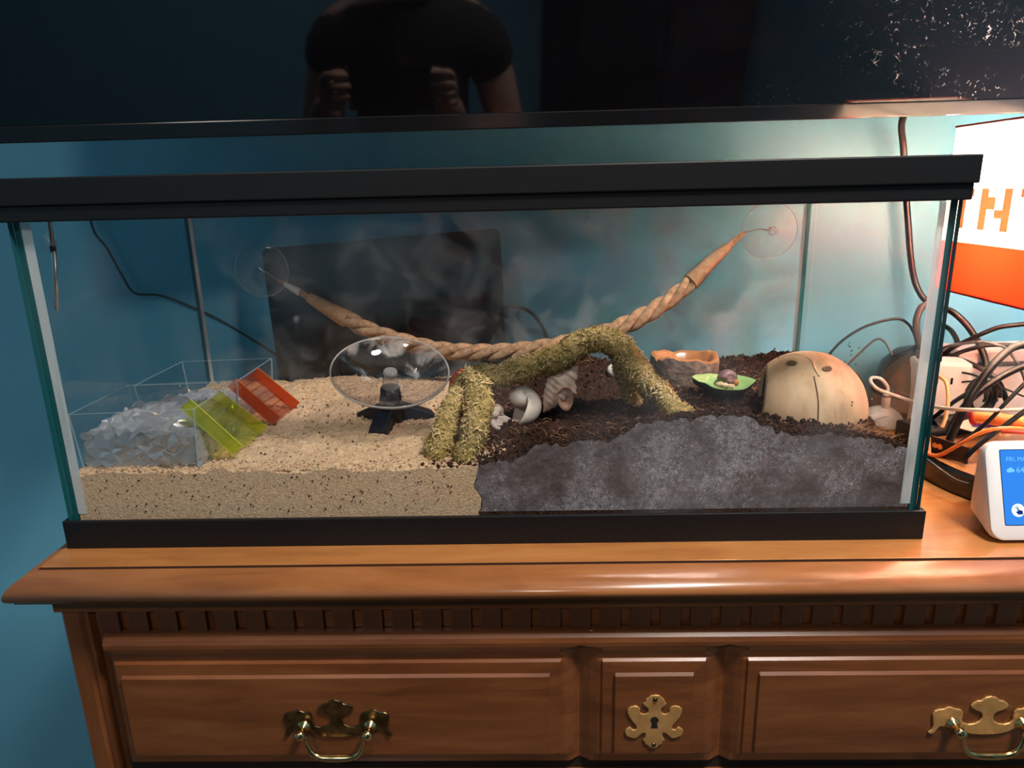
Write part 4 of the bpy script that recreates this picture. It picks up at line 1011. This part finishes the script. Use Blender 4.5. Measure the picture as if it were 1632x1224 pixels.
for q in ((SX0, .136), (SX1, .136), (.576, SY0), (.576, SY1)):
    obj('shade_arm', MB().tube([(.576, .136, .222), (q[0], q[1], .1915)], .0012, 6), M['chrome'], lp)

# ================================================================== smart display
DW, DH = .148, .086; TILT = math.radians(21)
sd = thing('smart_display', 'white smart display with a lit blue screen at the right front of the dresser', 'smart display', (.437 + DW/2, -.011, 0))
def face_pt(x, z, out=0.0):   # x from left edge, z up the face
    return Vector((.4365 + x, -.0110 + z*math.sin(TILT) - out*math.cos(TILT), .0035 + z*math.cos(TILT) + out*math.sin(TILT)))
def loop_face(ins, depth, r):
    return [face_pt(p[0], p[1], -depth) for p in rrect(ins, DW-ins, ins, DH-ins, r, 6)]
loops = [loop_face(.0025, -.0004, .010), loop_face(.0006, .0004, .0115), loop_face(0, .003, .012), loop_face(.0005, .009, .012)]
bk = []
for (sx_, y_, zt_, zb_) in ((.92, .034, .066, .007), (.76, .050, .056, .013), (.45, .062, .044, .018)):
    pts = rrect(.437 + DW/2 - DW/2*sx_, .437 + DW/2 + DW/2*sx_, .0005+zb_, zt_, .010 if sx_ > .5 else .006, 6)
    bk.append([Vector((p[0], y_, p[1])) for p in pts])
al = loops + bk; n = len(al[0]); vs = [v for l in al for v in l]
fs = [(i*n+k, i*n+(k+1) % n, (i+1)*n+(k+1) % n, (i+1)*n+k) for i in range(len(al)-1) for k in range(n)] + [tuple(range(n)), tuple((len(al)-1)*n+k for k in range(n))]
o = fix_normals(obj('housing', MB().add(vs, fs), M['white_plastic'], sd, smooth=True))
md = o.modifiers.new('edges', 'EDGE_SPLIT'); md.split_angle = .7
obj('foot', MB().box((.470, .000, 0), (.552, .040, .012)), M['white_rubber'], sd, bevel=.002)
SCX0, SCX1, SCZ0, SCZ1 = .0125, DW-.0125, .0135, .0780
m_scr = emission('blue_screen', (.035, .235, .80), 1.15)
scr_pts = [face_pt(p[0], p[1], .0006) for p in rrect(SCX0, SCX1, SCZ0, SCZ1, .0012, 3)]
obj('screen_border', MB().add([face_pt(p[0], p[1], .0005) for p in rrect(SCX0-.0006, SCX1+.0006, SCZ0-.0006, SCZ1+.0006, .0014, 3)], [tuple(range(16))]), M['black_gloss'], sd)
scr = obj('screen', MB().add(scr_pts, [tuple(range(len(scr_pts)))]), m_scr, sd, label='lit blue screen')
m_txt = emission('screen_text', (.17, .55, 1.0), 1.25); m_wht = emission('screen_white', (.85, .95, 1.0), 1.15); m_navy = emission('screen_navy', (.012, .03, .22), 1.0); m_teal = emission('screen_teal', (.55, .80, .80), 1.0)
def text_part(name, body, x, z, size, mat, parent):
    cu = bpy.data.curves.new(name, 'FONT'); cu.body = body; cu.size = size; cu.space_character = 1.05
    to = bpy.data.objects.new(name + '_source', cu); COL.objects.link(to)
    me = bpy.data.meshes.new_from_object(to.evaluated_get(bpy.context.evaluated_depsgraph_get()))
    COL.objects.unlink(to); bpy.data.objects.remove(to)
    me.materials.clear(); me.materials.append(mat)
    for v in me.vertices: v.co = face_pt(x + v.co.x, z + v.co.y, .0010)
    me.name = name
    ob = bpy.data.objects.new(name, me); COL.objects.link(ob); ob.parent = parent
    return ob
text_part('date_text', 'FRI, MAY 28', SCX0+.0045, .0685, .0050, m_txt, scr)
text_part('temperature_text', '64\u00b0', SCX0+.0125, .0585, .0068, m_txt, scr)
def flat(name, pts, mat, out): return obj(name, MB().add([face_pt(p[0], p[1], out) for p in pts], [tuple(range(len(pts)))]), mat, scr, local=True)
def circ(cx, cz, r, n=24): return [(cx + r*math.cos(2*PI*k/n), cz + r*math.sin(2*PI*k/n)) for k in range(n)]
cx, cz = SCX0+.0075, .0605
mb = MB()
for (a, b, r) in ((-.0018, -.0004, .0015), (.0003, .0004, .0020), (.0022, -.0003, .0014)): mb.add([face_pt(p[0], p[1], .0010) for p in circ(cx+a, cz+b, r)], [tuple(range(24))])
mb.add([face_pt(*p, .0010) for p in ((cx-.0018, cz-.0019), (cx+.0022, cz-.0017), (cx+.0022, cz), (cx-.0018, cz))], [(0,1,2,3)])
obj('cloud_icon', mb, m_txt, scr, local=True)
ix, iz = SCX0+.0115, SCZ0+.0125
flat('touch_icon_disc', circ(ix, iz, .0057, 32), m_wht, .0009)
flat('touch_icon_ring', circ(ix-.0012, iz+.0024, .0017), m_teal, .0011)
flat('touch_icon_hand', [(ix-.0012, iz+.0022), (ix-.0004, iz+.0024), (ix+.0002, iz+.0004), (ix+.0034, iz-.0004), (ix+.0036, iz-.0034), (ix-.0004, iz-.0036), (ix-.0022, iz-.0016), (ix-.0018, iz-.0008), (ix-.0006, iz-.0010)], m_navy, .0013)

# ================================================================== cables and clutter beside the tank
def cable(name, label, pts, r, mat, group='cables piled beside the tank', flat=1.0, up=None, n=8, cat='cable'):
    return tag(obj(name, MB().tube(smooth_path(pts, 7), r, n, flat=flat, up=up), mat, smooth=True), label, cat, group)
cable('power_cable', 'thick black power cable hanging from the television down behind the tank', [(.505, .31, .42), (0.495, 0.345, 0.3791), (0.5123, 0.37, 0.341), (0.5315, 0.38, 0.2638), (0.5443, 0.375, 0.1915), (0.5545, 0.365, 0.1596), (0.5705, 0.355, 0.1444), (0.5817, 0.34, 0.1417), (0.594, 0.325, 0.1271), (0.604, 0.315, 0.1088), (0.6091, 0.305, 0.0915), (0.61, 0.295, 0.0705), (0.6131, 0.29, 0.0352)], .0042, M['dark_rubber'])
cable('adapter_cable', 'short black cable curving down just right of the glass edge', [(0.5828, 0.375, 0.1214), (0.5926, 0.36, 0.1156), (0.596, 0.35, 0.1082), (0.5957, 0.34, 0.0987), (0.5936, 0.33, 0.0785), (0.5908, 0.32, 0.0518)], .0034, M['black_rubber'])
cable('power_cable', 'long dark cable arching up to the right, highest of the pile', [(0.5619, 0.34, 0.0622), (0.5649, 0.31, 0.0952), (0.5759, 0.285, 0.1164), (0.5909, 0.265, 0.1332), (0.6018, 0.255, 0.1387), (0.6233, 0.245, 0.1416), (0.6498, 0.24, 0.1325)], .0030, M['dark_rubber'])
cable('signal_cable', 'thin grey cable curving over the pile and dropping at the right', [(0.5589, 0.33, 0.0866), (0.5514, 0.29, 0.1064), (0.5528, 0.262, 0.1164), (0.5645, 0.243, 0.1225), (0.5764, 0.233, 0.1207), (0.5836, 0.228, 0.1173), (0.5929, 0.224, 0.1048), (0.604, 0.224, 0.0883), (0.6168, 0.226, 0.0621)], .0017, M['grey_rubber'])
cable('power_cable', 'dark cable running level across the pile under the highest one', [(0.5634, 0.33, 0.0707), (0.5688, 0.3, 0.0934), (0.5798, 0.285, 0.1046), (0.5968, 0.275, 0.1112), (0.6289, 0.265, 0.1104), (0.6635, 0.26, 0.0941)], .0027, M['dark_rubber'])
cable('power_cable', 'brown black cable sloping down from the glass edge to the coil', [(0.5607, 0.35, 0.0938), (0.5657, 0.315, 0.0924), (0.5752, 0.29, 0.0885), (0.5868, 0.27, 0.0829), (0.5977, 0.255, 0.0726), (0.6095, 0.25, 0.0473)], .0034, M['dark_rubber'])
cable('power_cable', 'thickest glossy black cable looping steeply over the front of the pile', [(0.4833, 0.15, 0.0127), (0.4875, 0.15, 0.0399), (0.4965, 0.15, 0.0692), (0.5077, 0.152, 0.0939), (0.5202, 0.155, 0.1133), (0.5359, 0.16, 0.128), (0.5509, 0.165, 0.1347), (0.5737, 0.17, 0.1345), (0.6044, 0.18, 0.111)], .0042, M['black_rubber'], flat=1.0)
cable('power_cable', 'black cable rising to the right below the thickest loop', [(0.4988, 0.175, 0.0359), (0.5136, 0.178, 0.0636), (0.5292, 0.18, 0.08), (0.5484, 0.182, 0.0947), (0.5764, 0.185, 0.1075), (0.6051, 0.19, 0.1085)], .0036, M['black_rubber'])
cable('signal_cable', 'thin dark cable bowing across the white box beside the glass', [(0.5507, 0.31, 0.0669), (0.5526, 0.29, 0.0753), (0.5581, 0.265, 0.0808), (0.5685, 0.245, 0.0797), (0.5784, 0.235, 0.0693)], .0013, M['dark_rubber'])
cable('signal_cable', 'thin dark cable lying across the lower white card', [(0.5482, 0.3, 0.0564), (0.555, 0.275, 0.0632), (0.5646, 0.255, 0.0717), (0.581, 0.24, 0.0724), (0.6106, 0.225, 0.061)], .0011, M['dark_rubber'])
cable('flat_cable', 'flat black ribbon cable slanting up behind the smart display, upper one', [(0.4712, 0.135, 0.0259), (0.4854, 0.125, 0.0448), (0.5027, 0.12, 0.0659), (0.5198, 0.12, 0.0883), (0.5391, 0.122, 0.111)], .0045, M['black_plastic'], flat=.45)
cable('flat_cable', 'flat black ribbon cable slanting up behind the smart display, lower one', [(0.4814, 0.11, 0.0334), (0.4915, 0.105, 0.0506), (0.5084, 0.102, 0.0686), (0.5297, 0.102, 0.0871)], .0050, M['black_plastic'], flat=.45)
cable('flat_cable', 'short wide black cable crossing behind the white cable by the glass', [(0.5144, 0.24, 0.027), (0.5249, 0.225, 0.0503), (0.538, 0.215, 0.0682), (0.5576, 0.21, 0.0811)], .0042, M['black_rubber'], flat=.6)
cable('white_cable', 'white charging cable running level across the pile from a small loop', [(0.4912, 0.3, 0.0426), (0.4914, 0.298, 0.0531), (0.4804, 0.296, 0.0653), (0.4689, 0.295, 0.0674), (0.4669, 0.293, 0.0623), (0.475, 0.29, 0.054), (0.4895, 0.285, 0.0486), (0.505, 0.275, 0.044), (0.5058, 0.24, 0.0483), (0.4934, 0.19, 0.061), (0.4864, 0.15, 0.0715), (0.4888, 0.128, 0.0777), (0.5105, 0.118, 0.0798), (0.5372, 0.112, 0.0819), (0.5667, 0.11, 0.0807)], .0021, M['white_rubber'])
cable('orange_cable', 'orange cable curving in front of the pile above the smart display', [(0.4595, 0.15, 0.0268), (0.4593, 0.135, 0.0268), (0.4608, 0.12, 0.0319), (0.4669, 0.1, 0.0509), (0.4758, 0.088, 0.0662), (0.4888, 0.08, 0.0739), (0.5145, 0.076, 0.0736), (0.5449, 0.075, 0.064)], .0020, M['orange_rubber'])
cable('orange_cable', 'pale orange cable standing upright beside the glass edge', [(0.5195, 0.24, 0.0827), (0.5225, 0.23, 0.0777), (0.5212, 0.22, 0.0617), (0.5185, 0.215, 0.0406), (0.5116, 0.21, 0.0233)], .0022, principled('pale_orange_sheath', color=(.80, .42, .20), rough=.4))
cable('thin_cable', 'thin black cable arching highest on the wall above the coconut shell', [(0.4273, 0.365, 0.0512), (0.4344, 0.362, 0.0711), (0.4541, 0.36, 0.0996), (0.484, 0.358, 0.1206), (0.5181, 0.355, 0.1305), (0.5343, 0.352, 0.1249), (0.545, 0.35, 0.1084), (0.5512, 0.348, 0.0834), (0.5563, 0.346, 0.0539)], .0019, M['black_rubber'])
cable('thin_cable', 'thin grey cable looping in front of the dark dome behind the right glass', [(0.4423, 0.35, 0.0506), (0.4537, 0.35, 0.0616), (0.472, 0.345, 0.0856), (0.4887, 0.34, 0.1057), (0.4981, 0.336, 0.1055), (0.5065, 0.332, 0.0921), (0.5138, 0.328, 0.0746), (0.5253, 0.322, 0.0541), (0.532, 0.316, 0.0329), (0.5252, 0.312, 0.0198), (0.5058, 0.31, 0.0131), (0.4817, 0.31, 0.0135)], .0016, M['grey_rubber'])
cable('thick_cable', 'thick grey cable bent in a tall hook above the dark dome', [(0.5555, 0.335, 0.1455), (0.5476, 0.335, 0.1513), (0.5402, 0.335, 0.1474), (0.537, 0.336, 0.1335), (0.5398, 0.337, 0.1153), (0.5467, 0.338, 0.0967), (0.5524, 0.338, 0.0773)], .0046, M['grey_rubber'])
cable('thin_cable', 'thin black cable running from the pile into the back of the smart display', [(0.4374, 0.11, 0.0341), (0.44, 0.098, 0.032), (0.4451, 0.085, 0.0279), (0.449, 0.07, 0.0256), (0.4562, 0.06, 0.0252)], .0015, M['black_rubber'])
cable('thin_cable', 'thin dark wire trailing down the wall behind the left of the tank', [(-.548, .392, .33), (-0.5418, 0.385, 0.2686), (-0.5295, 0.388, 0.2424), (-0.5145, 0.388, 0.2041), (-0.5011, 0.388, 0.1806), (-0.4668, 0.388, 0.1765), (-0.4296, 0.388, 0.1618), (-0.3878, 0.386, 0.1412), (-0.3465, 0.384, 0.1143), (-0.3126, 0.38, 0.0913), (-.27, .372, .05), (-.22, .362, .0022), (-.15, .355, .0022)], .0017, M['black_rubber'], group='wires behind the tank')
# coiled cable
rg = []
for k in range(42):
    a = 2*PI*k/20; rg.append(Vector((0.5547, 0.205, 0.0664)) + Vector((math.cos(a)*.015, k*.0004, math.sin(a)*.020)))
tag(obj('cable_coil', MB().tube(rg, .0028, 8), M['dark_rubber'], smooth=True), 'dark cable wound into an upright coil in the middle of the pile', 'cable', 'cables piled beside the tank')
# white boxes and cards at the back
def cbox(name, label, cat, c, sz, rz, mat, extra=None):
    t = thing(name, label, cat, (c[0], c[1], c[2]))
    R3 = Matrix.Rotation(rz, 3, 'Z'); ax, ay, az = R3 @ Vector((sz[0]/2, 0, 0)), R3 @ Vector((0, sz[1]/2, 0)), Vector((0, 0, sz[2]/2))
    obj('body', MB().obox(Vector(c) + az, ax, ay, az), mat, t, bevel=min(sz)*.10)
    return t, R3
rt, R3 = cbox('white_router', 'white box shaped router behind the cables under the lampshade', 'router', (.655, .335, 0), (.15, .045, .098), .05, M['white_plastic'])
for k in range(4):
    c = Vector((.655, .335, 0)) + R3 @ Vector((-.05 + k*.016, -.0228, .030)); obj('status_light', MB().obox(c, R3 @ Vector((.002, 0, 0)), R3 @ Vector((0, .0004, 0)), (0, 0, .002)), M['black_gloss'], rt)
obj('vent', MB().obox(Vector((.655, .335, 0)) + R3 @ Vector((0, -.0227, .078)), R3 @ Vector((.05, 0, 0)), R3 @ Vector((0, .0004, 0)), (0, 0, .003)), M['grey_rubber'], rt)
ad, R3 = cbox('power_adapter', 'white block power adapter standing beside the glass edge', 'adapter', (.545, .285, 0), (.060, .040, .092), -.2, M['white_plastic'])
for s_ in (-1, 1): obj('socket_slot', MB().obox(Vector((.545, .285, .07)) + R3 @ Vector((s_*.008, -.0202, 0)), R3 @ Vector((.0012, 0, 0)), R3 @ Vector((0, .0004, 0)), (0, 0, .004)), M['black_gloss'], ad)
obj('plug', MB().obox(Vector((.530, .285, .097)) , (.010, 0, 0), (0, .012, 0), (0, 0, .006)), M['black_plastic'], ad, bevel=.002)
ps, R3 = cbox('power_strip', 'black power strip lying among the cables with plugs in it', 'power strip', (.545, .235, 0), (.13, .048, .030), .25, M['black_plastic'])
for k in range(3):
    c = Vector((.545, .235, .0301)) + R3 @ Vector((-.042 + k*.042, 0, 0))
    obj('outlet', MB().obox(c, R3 @ Vector((.013, 0, 0)), R3 @ Vector((0, .013, 0)), (0, 0, .0006)), M['black_gloss'], ps)
pc, R3 = cbox('paper_card', 'small cream card lying flat in front of the power strip', 'card', (.5435, .1995, .0355), (.050, .030, .0012), .5, principled('cream_card', color=(.72, .70, .60), rough=.7))
pen = thing('marker_pen', 'purple capped marker pen under the red tool', 'pen', (.565, .185, .045))
obj('barrel', MB().tube([(.545, .190, .0415), (.600, .180, .0415)], .0042, 10), principled('violet_plastic', color=(.16, .06, .45), rough=.3), pen, smooth=True)
obj('cap', MB().tube([(.535, .1918, .0415), (.548, .1895, .0415)], [.0040, .0048], 10), principled('violet_cap', color=(.10, .04, .32), rough=.3), pen, smooth=True)
tool = thing('red_tool', 'red and orange handled tool lying across the cables behind the display', 'tool', (.60, .165, .04))
tp = [(0.5091, 0.155, 0.0611), (0.5137, 0.15, 0.0627), (0.527, 0.14, 0.063), (0.5412, 0.132, 0.0619), (0.5623, 0.125, 0.0592)]
obj('handle', MB().tube(smooth_path(tp), .0085, 16, flat=.8), principled('orange_grip', stops=[(.4, (.75, .16, .03)), (.6, (.80, .28, .05))], scale=30, rough=.35), tool, smooth=True)
obj('handle_end', MB().tube([tp[0], Vector(tp[0]).lerp(Vector(tp[1]), .7)], [.0088, .0092], 16), principled('red_grip', color=(.62, .03, .03), rough=.35), tool, smooth=True)
obj('strap', MB().tube(smooth_path([(0.5218, 0.125, 0.0558), (0.5328, 0.118, 0.0574), (0.5538, 0.112, 0.0571)]), .0055, 12, flat=.5), principled('red_strap', color=(.60, .05, .03), rough=.4), tool, smooth=True)
# metal bracket with holes
bk_ = thing('metal_bracket', 'dark metal bracket with two holes leaning beside the glass edge', 'bracket', (.49, .16, 0))
q = [Vector((0.4667, 0.15, 0.0423)), Vector((0.4819, 0.11, 0.0429)), Vector((0.4813, 0.108, 0.026)), Vector((0.4683, 0.148, 0.0217))]
nn = (q[1]-q[0]).cross(q[3]-q[0]).normalized()*.002
m_br = principled('dark_bronze_metal', color=(.050, .032, .026), rough=.4, metal=.6)
obj('plate', MB().add(q + [v + nn for v in q], [(0,1,2,3),(7,6,5,4),(0,4,5,1),(1,5,6,2),(2,6,7,3),(3,7,4,0)]), m_br, bk_)
for f in (.12, .26):
    c = q[0].lerp(q[1], f).lerp(q[3].lerp(q[2], f), .45); d0 = nn.normalized(); T = Matrix.Translation(c) @ d0.to_track_quat('Z', 'Y').to_matrix().to_4x4()
    sgn = -1 if (Vector((.04, -.57, .3)) - c).dot(d0) > 0 else 1
    obj('hole_eyelet', MB().lathe([(.0026, -.0004), (.0032, .0026 if sgn < 0 else -.0006), (.0020, .0028 if sgn < 0 else -.0008), (.0, .0026 if sgn < 0 else -.0006)], 14, T), principled('bright_brass_eyelet', color=(.75, .48, .25), rough=.3, metal=.8), bk_)
# dome device, grey wedge, mouse
dm_ = thing('dome_speaker', 'glossy black dome shaped speaker behind the right end of the tank', 'speaker', (.540, .330, 0))
T = Matrix.Translation((.540, .330, 0))
obj('dome', MB().lathe([(.038, 0), (.046, .006), (.050, .030), (.048, .055), (.040, .078), (.026, .093), (.010, .099), (0, .100)], 40, T), M['black_gloss'], dm_, smooth=True)
obj('grille_band', MB().lathe([(.0502, .022), (.0508, .030), (.0504, .038)], 40, T), M['grey_rubber'], dm_, smooth=True)
wd = thing('grey_dock', 'dark grey wedge shaped dock behind the coconut shell', 'dock', (.46, .345, 0))
vs = [(.405, .325, 0), (.515, .325, 0), (.515, .385, 0), (.405, .385, 0), (.420, .330, .066), (.468, .330, .066), (.468, .380, .066), (.420, .380, .066), (.505, .327, .018), (.505, .383, .018)]
obj('body', MB().add(vs, [(0,3,2,1), (4,5,6,7), (0,1,8,5,4), (3,7,6,9,2), (1,2,9,8), (8,9,6,5), (0,4,7,3)]), principled('slate_plastic', color=(.055, .075, .075), rough=.4), wd, bevel=.003)
obj('indicator', MB().blob((.487, .326, .030), .0012, 8, 6), M['white_plastic'], wd)
ms = thing('white_mouse', 'pale grey computer mouse lying in front of the grey dock', 'mouse', (.490, .300, 0))
mb = MB().blob((.490, .303, .004), (.032, .019, .024), 24, 14)
mb.v = [(x, y, max(z, .0002)) for x, y, z in mb.v]
obj('shell', mb, principled('pale_grey_plastic', color=(.42, .42, .43), rough=.4), ms, smooth=True)
obj('seam', MB().tube(smooth_path([(.470, .285, .010), (.478, .2845, .017), (.490, .2843, .020)]), .0004, 5), M['grey_rubber'], ms)
wp = thing('white_plug', 'small white plug standing beside the white cable loop', 'plug', (0.4921, 0.3, 0.0275))
a, b = Vector((0.4925, 0.3, 0.0242)), Vector((0.4914, 0.3, 0.0475))
obj('plug_body', MB().tube([a, a.lerp(b, .65), a.lerp(b, .75), b], [.0052, .0052, .0036, .0030], 12), M['white_plastic'], wp, smooth=True)
obj('collar', MB().tube([a.lerp(b, .70), a.lerp(b, .80)], .0054, 12), M['grey_rubber'], wp)

# ================================================================== the room behind the camera (seen only as reflections)
bed_ = thing('bed', 'bed with dark bedding across the room behind the viewer', 'bed', (-.2, -2.3, FLOOR_Z))
m_dk = principled('charcoal_bedding', stops=[(.3, (.02, .02, .025)), (.7, (.06, .06, .07))], scale=12, rough=.9)
obj('frame', MB().box((-1.1, -3.05, FLOOR_Z), (.9, -1.55, FLOOR_Z+.28)), M['wood_dark'], bed_, bevel=.01)
obj('mattress', MB().box((-1.07, -3.03, FLOOR_Z+.28), (.87, -1.58, FLOOR_Z+.52)), m_dk, bed_, bevel=.04)
def pillow(label, c, mat, rz):
    mb = MB().blob((0, 0, 0), (.30, .20, .075), 24, 12, lambda d: 1/max(.75, (abs(d.x)**3 + abs(d.y)**3)**(1/3)) if abs(d.z) < .8 else 1)
    R3 = Matrix.Rotation(rz, 3, 'Z'); mb.v = [tuple(R3 @ Vector(v) + Vector(c)) for v in mb.v]
    return tag(obj('pillow', mb, mat, smooth=True), label, 'pillow')
pillow('white pillow lying at the head of the bed', (.50, -2.0, FLOOR_Z+.585), principled('white_cotton', color=(.55, .55, .55), rough=.9), .2)
pillow('red pillow lying in the middle of the bed', (-.15, -2.1, FLOOR_Z+.585), principled('red_cotton', color=(.25, .02, .025), rough=.9), -.1)
wr = thing('wardrobe', 'tall dark wardrobe against the wall behind the viewer', 'wardrobe', (1.5, -2.8, FLOOR_Z))
obj('carcass', MB().box((1.05, -3.08, FLOOR_Z), (1.95, -2.55, FLOOR_Z+2.0)), M['wood_dark'], wr, bevel=.005)
for x in (1.06, 1.505):
    d = obj('door', MB().box((x, -2.55, FLOOR_Z+.08), (x+.435, -2.53, FLOOR_Z+1.97)), principled('dark_door_wood', color=(.03, .02, .016), rough=.4), wr, bevel=.004)
    obj('handle', MB().tube([(x+.40 if x < 1.3 else x+.035, -2.52, FLOOR_Z+.95), (x+.40 if x < 1.3 else x+.035, -2.52, FLOOR_Z+1.08)], .006, 8), M['chrome'], d)

# the person holding the phone that takes the picture
def skin_mesh(name, verts, edges, radii, mat, parent, root=0, sub=2):
    me = bpy.data.meshes.new(name); me.from_pydata([tuple(v) for v in verts], edges, []); me.update()
    o = bpy.data.objects.new(name, me); COL.objects.link(o)
    md = o.modifiers.new('skin', 'SKIN'); md.use_smooth_shade = True
    sv = me.skin_vertices[0].data if me.skin_vertices else None
    if sv is None:
        bpy.context.view_layer.objects.active = o
    for i, r in enumerate(radii):
        me.skin_vertices[0].data[i].radius = r if isinstance(r, tuple) else (r, r); me.skin_vertices[0].data[i].use_root = (i == root)
    s_ = o.modifiers.new('subdivision', 'SUBSURF'); s_.levels = sub; s_.render_levels = sub
    me.materials.append(mat); o.parent = parent
    if parent is not None: o.location = -world_loc(parent)
    return o
px, py = .085, -.985
per_ = thing('person', 'person in a dark shirt holding up a phone to take the picture', 'person', (px, py, FLOOR_Z))
m_skin = principled('skin', color=(.55, .32, .24), rough=.5); m_shirt = principled('black_shirt', color=(.010, .010, .012), rough=.9); m_jean = principled('dark_jeans', color=(.012, .016, .030), rough=.9)
PC_ = Vector(cam.location) + Vector((-.052, -.0075, .0))
hl, hr = PC_ + Vector((-.100, -.004, -.012)), PC_ + Vector((.098, -.004, -.012))
V = [(px, py, -.02), (px, py-.005, .14), (px, py, .30), (px, py, .40), (px, py+.015, .445), (px, py+.055, .520),      # 0-5 pelvis..head base
     (px-.17, py, .385), (px-.235, py+.02, .14), (hl.x-.045, hl.y-.10, hl.z-.10), (hl.x-.012, hl.y-.025, hl.z-.01),  # 6-9 left arm
     (px+.17, py, .385), (px+.235, py+.02, .14), (hr.x+.045, hr.y-.10, hr.z-.10), (hr.x+.012, hr.y-.025, hr.z-.01),  # 10-13 right arm
     (px-.09, py, -.10), (px-.10, py+.02, -.43), (px-.10, py-.01, -.77), (px-.10, py+.11, -.81),
     (px+.09, py, -.10), (px+.10, py+.02, -.43), (px+.10, py-.01, -.77), (px+.10, py+.11, -.81),
     (px, py+.060, .580), (px, py+.045, .640), (px, py+.100, .478)]
E_ = [(0,1),(1,2),(2,3),(3,4),(4,5),(3,6),(6,7),(7,8),(8,9),(3,10),(10,11),(11,12),(12,13),(0,14),(14,15),(15,16),(16,17),(0,18),(18,19),(19,20),(20,21),(5,22),(22,23),(5,24)]
Rr = [(.15,.10),(.135,.095),(.15,.105),(.11,.085),.055,(.075,.085),.062,.048,.036,.028,.062,.048,.036,.028,.085,.058,.040,.033,.085,.058,.040,.033,(.080,.095),(.055,.065),(.035,.030)]
body = skin_mesh('body', V, E_, Rr, m_skin, per_)
shv = [V[0], V[1], V[2], (px, py, .405), (px-.165, py, .395), Vector(V[6]).lerp(Vector(V[7]), .55), (px+.165, py, .395), Vector(V[10]).lerp(Vector(V[11]), .55), (px, py, -.08)]
skin_mesh('shirt', shv, [(0,1),(1,2),(2,3),(3,4),(4,5),(3,6),(6,7),(0,8)], [(.168,.118),(.155,.112),(.172,.124),(.150,.110),.090,.078,.090,.078,(.168,.118)], m_shirt, per_)
jv = [V[0], V[14], V[15], Vector(V[15]).lerp(Vector(V[16]), .92), V[18], V[19], Vector(V[19]).lerp(Vector(V[20]), .92)]
skin_mesh('trousers', jv, [(0,1),(1,2),(2,3),(0,4),(4,5),(5,6)], [(.162,.112),.102,.076,.066,.102,.076,.066], m_jean, per_)
hc = Vector((px, py+.060, .575))
m_hair = principled('brown_hair', color=(.030, .018, .010), rough=.7)
obj('hair', MB().blob(hc + Vector((0, -.022, .040)), (.088, .098, .090), 24, 14, lambda d: 1 + .05*fbm(d.x*4, d.y*4, d.z*4)), m_hair, per_, smooth=True)
fc = hc + Vector((0, .088, 0))
obj('nose', MB().blob(fc + Vector((0, .008, -.022)), (.013, .018, .022), 12, 8), m_skin, per_, smooth=True)
for s_ in (-1, 1):
    obj('eye', MB().blob(fc + Vector((s_*.031, -.006, .004)), (.013, .008, .008), 12, 8), M['white_plastic'], per_, smooth=True)
    obj('ear', MB().blob(hc + Vector((s_*.086, .0, -.012)), (.010, .018, .030), 12, 8), m_skin, per_, smooth=True)
obj('mouth', MB().blob(fc + Vector((0, -.006, -.056)), (.024, .008, .007), 12, 8), principled('lips', color=(.40, .14, .12), rough=.5), per_, smooth=True)
# hands: palm and five bent fingers each, closed on the ends of the phone
for nm, h, s_ in (('hand', hl, -1), ('hand', hr, 1)):
    wr_ = Vector((h.x + s_*.012, h.y-.025, h.z-.010)); pm = Vector((h.x + s_*.018, h.y-.006, h.z+.004))
    hv = [wr_, pm]; he = [(0, 1)]; rd = [.026, (.020, .026)]
    for f, (dz, ln) in enumerate(((.030, 1.0), (.012, 1.08), (-.006, 1.0), (-.022, .82))):
        b0 = len(hv)
        hv += [pm + Vector((s_*.002, .010, dz)), pm + Vector((-s_*.008*ln, .022*ln, dz*1.05)), pm + Vector((-s_*.026*ln, .019*ln, dz*1.02)), pm + Vector((-s_*.042*ln, .0145, dz))]
        he += [(1, b0), (b0, b0+1), (b0+1, b0+2), (b0+2, b0+3)]; rd += [.0095, .0088, .0082, .0070]
    b0 = len(hv); hv += [pm + Vector((-s_*.004, -.014, .022)), pm + Vector((-s_*.022, -.016, .030)), pm + Vector((-s_*.040, -.011, .030))]
    he += [(1, b0), (b0, b0+1), (b0+1, b0+2)]; rd += [.0115, .0100, .0085]
    skin_mesh('hand', hv, he, rd, m_skin, per_, sub=1)
ph = thing('phone', 'black phone held up sideways in both hands', 'phone', PC_)
obj('phone_body', MB().obox(PC_, (.080, 0, 0), (0, .0042, 0), (0, 0, .038)), M['black_gloss'], ph, bevel=.003)
obj('phone_screen', MB().obox(PC_ + Vector((0, -.0044, 0)), (.077, 0, 0), (0, .0002, 0), (0, 0, .035)), M['black_plastic'], ph)
